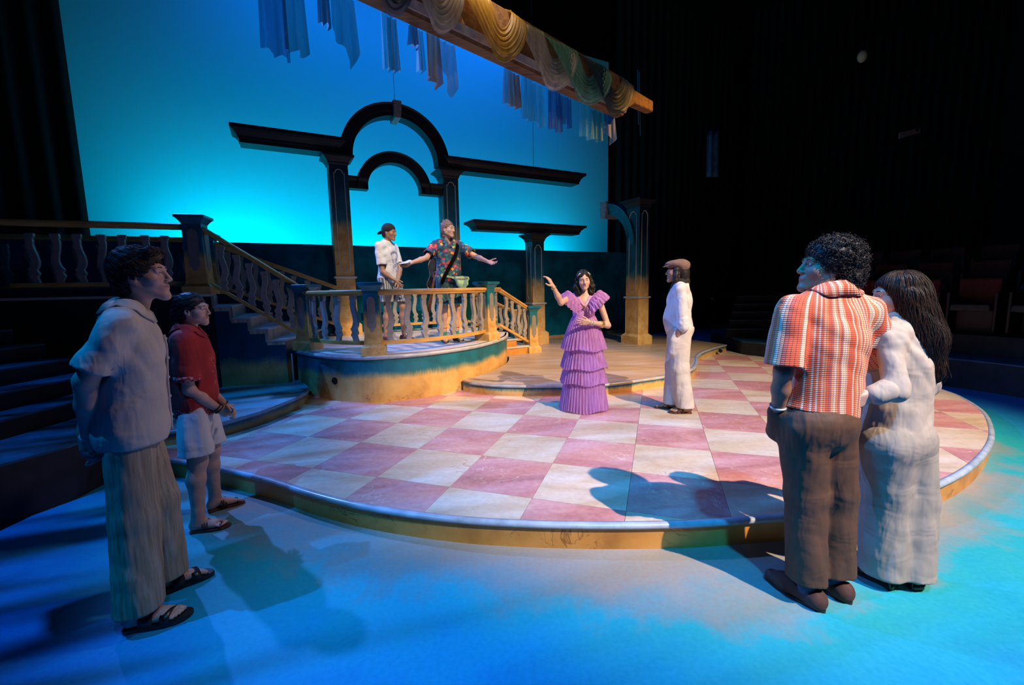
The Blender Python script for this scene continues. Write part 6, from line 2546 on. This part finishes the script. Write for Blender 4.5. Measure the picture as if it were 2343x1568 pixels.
for q_, (z0, z1, r0, r1) in enumerate(((1.075, .705, .122, .252), (.80, .495, .165, .258), (.575, .325, .195, .262), (.42, .015, .205, .272))):
    ruffle_ring(z0, z1, r0, r1, .88, 38 + 3 * q_, .009, q_ * 7 + 1, 'skirt_tier')
ruffle_ring(.95, .03, .11, .20, .85, 16, .006, 50, 'underskirt')
for sx in (-1, 1):
    for layer, (wmax, dz) in enumerate(((.135, .0), (.085, .012))):
        C_ = [V3(sx * .018, .105, 1.145) * V3(1, 1, 1), V3(sx * .055, .120, 1.215), V3(sx * .095, .095, 1.285), V3(sx * .135, .03, 1.325), V3(sx * .13, -.04, 1.315), V3(sx * .08, -.095, 1.25), V3(sx * .03, -.11, 1.18)]
        cp = resample(spline([tuple(c) for c in C_], 8), 90)
        vs, fs = [], []
        for i, c in enumerate(cp):
            t = i / 89
            out = unit(V3(sx * (.55 + .6 * math.sin(PI * t)), .55 * math.cos(PI * t), -.42 + .10 * math.sin(PI * t)))
            wd_ = wmax * (.45 + .65 * math.sin(PI * t) ** .7)
            nn = unit(np.cross(out, cp[min(i + 1, 89)] - cp[max(i - 1, 0)]))
            for j in range(8):
                w = j / 7
                rip = (.011 * math.sin(t * 95 + layer) + .007 * math.sin(t * 171 + 2 * layer)) * w
                vs.append(c + out * wd_ * w + nn * (rip + .03 * math.sin(PI * w) * -sx * 0) + V3(0, 0, dz + .055 * math.sin(PI * w * .6) - .07 * w * w))
        for i in range(89):
            for j in range(7):
                a = i * 8 + j
                fs.append((a, a + 1, a + 9, a + 8))
        mesh('sleeve_ruffle', vs, fs, MAT['tulle_lilac'], p.E, True, rel=False)
nk = [p.J['neck'] + V3(-.05, -.035, .05), p.J['neck'] + V3(-.062, .015, .02), p.J['neck'] + V3(-.05, .075, -.055), p.J['neck'] + V3(0, .112, -.115), p.J['neck'] + V3(.05, .075, -.055), p.J['neck'] + V3(.062, .015, .02), p.J['neck'] + V3(.05, -.035, .05)]
no = lmesh('necklace', MB().tube(spline([tuple(q_) for q_ in nk], 6), .004, 6), MAT['gold'], p.E)
star = []
for i in range(10):
    a, r_ = PI / 2 + i * PI / 5, (.024 if i % 2 == 0 else .009)
    star.append((math.cos(a) * r_, math.sin(a) * r_))
c_ = p.J['neck'] + V3(0, .120, -.135)
vs = [c_ + V3(x, 0, z) for x, z in star] + [c_ + V3(x, .006, z) for x, z in star]
mesh('starfish_pendant', vs, [tuple(range(10)), tuple(range(19, 9, -1))] + [(i, i + 10, (i + 1) % 10 + 10, (i + 1) % 10) for i in range(10)], MAT['gold'], no, rel=False)
p.ring(p.J['wrR'] - unit(fR) * .02, fR, .029, .004, MAT['gold'], 'bracelet')
p.ring(p.J['wrL'] + unit(fL) * .0, fL, .029, .004, MAT['bead_cream'], 'bracelet')
p.ring(p.J['wrL'] - unit(fL) * .035, fL, .031, .004, MAT['bead_cream'], 'bracelet')
c_ = p.J['elL'] * .62 + p.J['wrL'] * .38
F = Field().cap(c_ - unit(fL) * .022, c_ + unit(fL) * .022, .040, .036, .002, cuts=((c_ - unit(fL) * .024, -unit(fL)), (c_ + unit(fL) * .024, unit(fL))))
part('gold_cuff', F, .005, MAT['gold'], p.E)
for S in 'RL':
    so, g_, fd_, sd_ = p.sole(S, MAT['leather_brown'], .24, .040, .014)

# ------------------------------------------------------------------ man in flat cap
p = Person('person in flat cap, white rolled sleeve shirt and cream trousers, hand in pocket', (1.82, 4.74, ZP), 167, 1.635, MAT['skin_f'], 0.016)
p.J['shL'] += V3(0, .02, 0)
p.J['elL'] = p.px(1563, 740, 4.56)
p.J['wrL'] = p.px(1543, 785, 4.61)
p.J['elR'] = V3(.24, -.02, 1.05)
p.J['wrR'] = V3(.19, .09, .86)
p.J['anL'] += V3(.02, -.06, 0)
p.J['anR'] += V3(-.02, .07, 0)
p.J['knL'] += V3(.01, -.03, 0)
p.J['neck'] += V3(0, -.01, 0)
p.J['head'] += V3(0, .015, -.01)
p.aim_head(-4, 6)
p.body(feet=(True, True), hh=.0036, hb=.009)
def hair6(F, s, q):
    for sx in (-1, 1):
        F.cap(s.HT(sx * .068, .010, .02), s.HT(sx * .078, .005, -.085), .026 * q, .032 * q, .02)
    F.cap(s.HT(0, -.07, .0), s.HT(0, -.085, -.115), .070 * q, .062 * q, .02)
F = Field()
F.ell(p.HT(0, -.02, .046), V3(.084, .102, .088) * p.s, p.HR)
hair6(F, p, p.s)
F.ell(p.HT(0, .118, -.02), V3(.070, .092, .095) * p.s, p.HR, .012, True)
part('hair', F, .0055, MAT['hair_black'], p.E, sines(.004, [(60, 20, 60, 1), (140, 50, 30, .6)], 2))
F = Field()
F.ell(p.HT(0, .010, .092), V3(.098, .132, .052) * p.s, p.HR @ rotx(-.12))
F.ell(p.HT(0, -.045, .075), V3(.094, .085, .072) * p.s, p.HR, .03)
F.ell(p.HT(0, .0, -.045), V3(.14, .20, .085) * p.s, p.HR @ rotx(.06), .006, True)
co = part('flat_cap', F, .0052, MAT['tweed_cap'], p.E, sines(.002, SHIRT_F, 2))
F = Field().ell(p.HT(0, .105, .066), V3(.076, .060, .010) * p.s, p.HR @ rotx(-.28))
V, Q = F.mesh(.0042)
to_mesh('visor', V, Q, [MAT['tweed_cap']], co)
p.shirt(MAT['cotton_white'], e=.022, sleeve=1.05, sl_r=(.060, .058), hem=.93, amp=.0065, seed=31, h=.008, sy=1.08, belly=.05)
for S in 'L':
    el, wr = p.J['elL'], p.J['wrL']
    d_ = unit(el - p.J['shL'])
    F = Field().cap(el - d_ * .045, el + d_ * .012, .060, .056, .012)
    part('rolled_cuff', F, .0065, MAT['cotton_white'], p.E, sines(.004, SHIRT_F, 7))
p.trousers(MAT['linen_offwhite'], (.118, .104, .098), .055, 1.0, amp=.005, seed=17, h=.0085, seat=.02, extra=lambda F: F.cap(p.J['wrL'] + V3(.01, .0, .015), p.J['wrL'] + V3(.02, .01, -.10), .052, .044, .04))
F = Field()
for i in range(16):
    a = 2 * PI * i / 16
    F.ell(p.J['neck'] + V3(math.cos(a) * .066, math.sin(a) * .066 + .012, .055 + .012 * math.sin(a * 5)), (.026, .026, .030), None, .012)
F.cap(p.J['neck'] + V3(.01, .08, .04), p.J['neck'] + V3(.01, .125, -.05), .022, .014, .01)
F.cap(p.J['neck'] + V3(-.01, .08, .04), p.J['neck'] + V3(-.025, .12, -.10), .020, .010, .01)
part('neck_scarf', F, .006, MAT['scarf_black'], p.E, sines(.004, [(120, 60, 90, 1), (60, 140, 40, .6)], 3))
for S in 'RL':
    so, g_, fd_, sd_ = p.sole(S, MAT['leather_brown'], .262, .045, .018)
    p.strap(so, S, .10, .045, MAT['leather_brown'], .018, .016, .052, .045)
    p.strap(so, S, .045, .10, MAT['leather_brown'], .018, .016, .054, .045)

# ------------------------------------------------------------------ man in the knit shirt, back to us
p = Person('curly haired man in striped orange knit shirt and brown trousers, seen from behind', (1.51, 2.03, 0), 103, 1.735, MAT['skin_e'], 0.02)
p.J['anL'] = p.loc((1.425, 1.975, .11))
p.J['anR'] = p.loc((1.600, 2.030, .11))
p.J['knL'] = p.loc((1.425, 2.03, .53))
p.J['knR'] = p.loc((1.595, 2.06, .53))
p.fdL, p.fdR = p.R.T @ V3(-.44, .90, 0), p.R.T @ V3(-.34, .94, 0)
p.J['elL'] = p.px(1792, 850, 1.99)
p.J['wrL'] = p.px(1778, 955, 2.07)
p.J['elR'] = p.px(2012, 838, 2.12)
p.J['wrR'] = p.px(1990, 905, 2.32)
p.J['shL'] = p.px(1812, 712, 2.02)
p.J['shR'] = p.px(1985, 712, 2.08)
p.J['neck'] = p.px(1905, 680, 2.06)
p.J['head'] = p.px(1888, 618, 2.10)
p.J['chest'] = p.px(1898, 790, 2.06)
p.J['waist'] = p.px(1890, 890, 2.05)
p.J['pelvis'] = p.px(1868, 965, 2.05)
p.J['hipL'] = p.J['pelvis'] + V3(-.088, 0, -.03)
p.J['hipR'] = p.J['pelvis'] + V3(.088, 0, -.03)
p.aim_head(68, 12)
p.body(arm=1.05, hh=.003, hb=.0085)
HC = p.HT(0, -.035, .055)
F = Field()
F.ell(p.HT(0, -.030, .062), V3(.100, .118, .098) * p.s, p.HR)
F.ell(p.HT(0, -.085, -.015), V3(.095, .075, .095) * p.s, p.HR, .03)
F.ell(p.HT(0, .120, -.030), V3(.090, .082, .085) * p.s, p.HR, .012, True)
F.ell(p.HT(0, .075, -.095), V3(.13, .075, .09) * p.s, p.HR, .012, True)
ho = part('hair', F, .006, MAT['hair_black'], p.E, sines(.009, [(120, 90, 100, .7), (-90, 130, 120, .6), (200, 160, 180, .35)], 4))
rnd = random.Random(11)
paths = []
nv = len(ho.data.vertices)
for q_ in range(1500):
    i = rnd.randrange(nv)
    v = V3(*ho.data.vertices[i].normal)
    q_ = V3(*ho.data.vertices[i].co)
    ax = unit(v + np.array([rnd.gauss(0, .6) for _ in range(3)]))
    x = unit(np.cross(ax, (0.3, .5, .8)))
    y = np.cross(ax, x)
    rr, L, tn = rnd.uniform(.005, .010), rnd.uniform(.010, .026), rnd.uniform(1.2, 2.2)
    ph = rnd.uniform(0, 6.28)
    paths.append([q_ - ax * .005 + ax * L * t + (x * math.cos(2 * PI * tn * t + ph) + y * math.sin(2 * PI * tn * t + ph)) * rr for t in np.linspace(0, 1, 13)])
strands('hair_curls', None, paths, .0021, MAT['hair_black'], p.E)


def knit_extra(F, s, q):
    pass


sh_ = p.shirt(MAT['orange_knit'], e=.026, sleeve=.92, sl_r=(.072, .088), hem=.930, amp=.0045, seed=40, h=.0068, flare=.026, hemtilt=(-.17, 0), neck=.064, sx=1.08)
p.collar(MAT['orange_knit'], .05, .068, open_=.5, fwd=.010, onto=sh_)
p.trousers(MAT['twill_brown'], (.104, .090, .086), .10, 1.04, amp=.0055, seed=23, h=.0075, seat=.02, extra=lambda F: F.cap(p.J['wrL'] + V3(.012, 0, .02), p.J['wrL'] + V3(.035, .04, -.09), .050, .042, .04))
p.ring(p.J['wrL'] + unit(p.J['elL'] - p.J['wrL']) * .065, p.J['wrL'] - p.J['elL'], .034, .006, MAT['silver_trim'], 'watch')
for S in 'RL':
    a = p.J['an' + S]
    part('sock', Field().cap(a - V3(0, 0, .04), a + V3(0, 0, .10), .042, .046, .01, cuts=((a + V3(0, 0, .10), V3(0, 0, 1)),)), .007, MAT['sock_blue'], p.E)
    F = Field()
    fd_ = unit(p.fdR if S == 'R' else p.fdL)
    g_ = a * V3(1, 1, 0)
    F.ell(g_ - fd_ * .045 + V3(0, 0, .045), (.042, .042, .050), None, .03)
    F.cap(g_ - fd_ * .04 + V3(0, 0, .040), g_ + fd_ * .10 + V3(0, 0, .036), .042, .046, .03)
    F.cap(g_ + fd_ * .10 + V3(0, 0, .036), g_ + fd_ * .175 + V3(0, 0, .030), .046, .034, .03)
    F.cap(g_ + fd_ * .06 + V3(0, 0, .055), g_ + fd_ * .12 + V3(0, 0, .045), .038, .034, .02)
    F.cap(g_ - fd_ * .012 + V3(0, 0, .10), g_ + fd_ * .035 + V3(0, 0, .11), .040, .038, .008, True)
    lo_f = part('loafer', F, .006, MAT['suede_brown'], p.E, cuts=[((0, 0, .012), (0, 0, -1))])
    mb = MB()
    out = []
    for t in np.linspace(0, 2 * PI, 30, endpoint=False):
        c, sn = math.cos(t), math.sin(t)
        sdv = V3(-fd_[1], fd_[0], 0)
        out.append(g_ + fd_ * (.062 + .150 * c) + sdv * sn * (.047 if c > -.3 else .043))
    mb.prism([tuple(q_[:2]) for q_ in out], 0.0, .014)
    lmesh('sole', mb, MAT['leather_black'], lo_f, False)

# ------------------------------------------------------------------ long haired woman beside him
p = Person('woman with long wavy dark hair in cream shirt and pale wide trousers', (1.965, 2.075, 0), 108, 1.595, MAT['skin_b'], 0.02)
p.J['anL'] = p.loc((1.905, 2.10, .11))
p.J['anR'] = p.loc((2.035, 2.09, .11))
p.J['knL'] = p.loc((1.895, 2.12, .47))
p.J['knR'] = p.loc((2.035, 2.13, .47))
p.fdL, p.fdR = p.R.T @ V3(-.42, .90, 0), p.R.T @ V3(-.05, 1, 0)
p.J['head'] = p.px(2052, 680, 2.14)
p.J['neck'] = p.px(2062, 745, 2.12)
p.J['shL'] = p.px(2030, 775, 2.05)
p.J['shR'] = p.px(2105, 790, 2.22)
p.J['chest'] = p.px(2062, 840, 2.12)
p.J['waist'] = p.px(2052, 930, 2.11)
p.J['pelvis'] = p.px(2048, 1005, 2.10)
p.J['hipL'] = p.J['pelvis'] + V3(-.080, 0, -.03)
p.J['hipR'] = p.J['pelvis'] + V3(.080, 0, -.03)
p.J['elL'] = p.px(2050, 885, 1.96)
p.J['wrL'] = p.px(1998, 905, 1.96)
p.J['elR'] = p.px(2118, 880, 2.22)
p.J['wrR'] = p.px(2085, 950, 2.40)
p.aim_head(55, 0)
p.body(hands={'L': dict(f=p.J['wrL'] - p.J['elL'], n=V3(0, 1, 0), curl=.4)}, fem=1, arm=.92, hh=.0036, feet=(True, True))
k = p.s
F = Field()
F.ell(p.HT(0, -.020, .046), V3(.089, .110, .094) * k, p.HR)
nb = p.J['head'] * V3(1, 1, 0)
hc = p.J['head']
back = unit(V3(.35, -1, 0))
F.cap(hc + back * .045 + V3(.01, 0, -.02), hc + back * .085 + V3(.03, 0, -.20), .090 * k, .098 * k, .04)
F.cap(hc + back * .085 + V3(.03, 0, -.20), hc + back * .115 + V3(.055, 0, -.36), .092 * k, .055 * k, .04)
F.ell(p.HT(0, .120, -.02), V3(.070, .090, .100) * k, p.HR, .012, True)
ho = part('hair', F, .0065, MAT['hair_brown'], p.E, sines(.006, [(90, 60, 14, .8), (140, 100, 20, .5), (50, 80, 30, .4)], 6))
comb(p, ho, 2000, (.16, .34), lambda x, c=p.HT(0, -.01, .14), h_=hc: unit(unit(x - c) * .4 + V3(.12, 0, -1)) if x[2] > h_[2] else V3(.16, -.05, -1), .0014, .0035, 75, 5, lift=.003, steps=20, tip=.004)
comb(p, ho, 160, (.10, .20), lambda x: V3(.25, -.10, -1), .0018, .007, 90, 9, lift=.006, name='flyaway_strands', steps=14, tip=.02, keep=lambda x, h_=hc: x[2] < h_[2] - .15)
p.shirt(MAT['cotton_cream'], e=.028, sleeve=1.72, sl_r=(.058, .050), hem=.865, amp=.0065, seed=52, h=.0066, flare=.030, hemtilt=(-.10, .0), wave=[(44, 34, 40, .6), (-46, 50, 34, .6), (70, -40, 60, .35), (30, 24, 14, .5)])
F = Field()
d_ = unit(p.J['wrL'] - p.J['elL'])
c_ = p.J['elL'] + (p.J['wrL'] - p.J['elL']) * .58
F.cap(c_ - d_ * .02, c_ + d_ * .03, .052, .046, .02)
part('rolled_cuff', F, .006, MAT['cotton_cream'], p.E, sines(.006, SHIRT_F, 9))
p.trousers(MAT['denim_cream'], (.126, .118, .112), .045, 1.02, amp=.0045, seed=61, h=.008, hipx=1.05, seat=.015)
for S in 'RL':
    so, g_, fd_, sd_ = p.sole(S, MAT['leather_black'], .255, .045, .022)
    p.strap(so, S, .10, .11, MAT['leather_black'], .05, .018, .05, .046)
    p.strap(so, S, -.05, -.05, MAT['leather_black'], .012, .018, .06, .040)
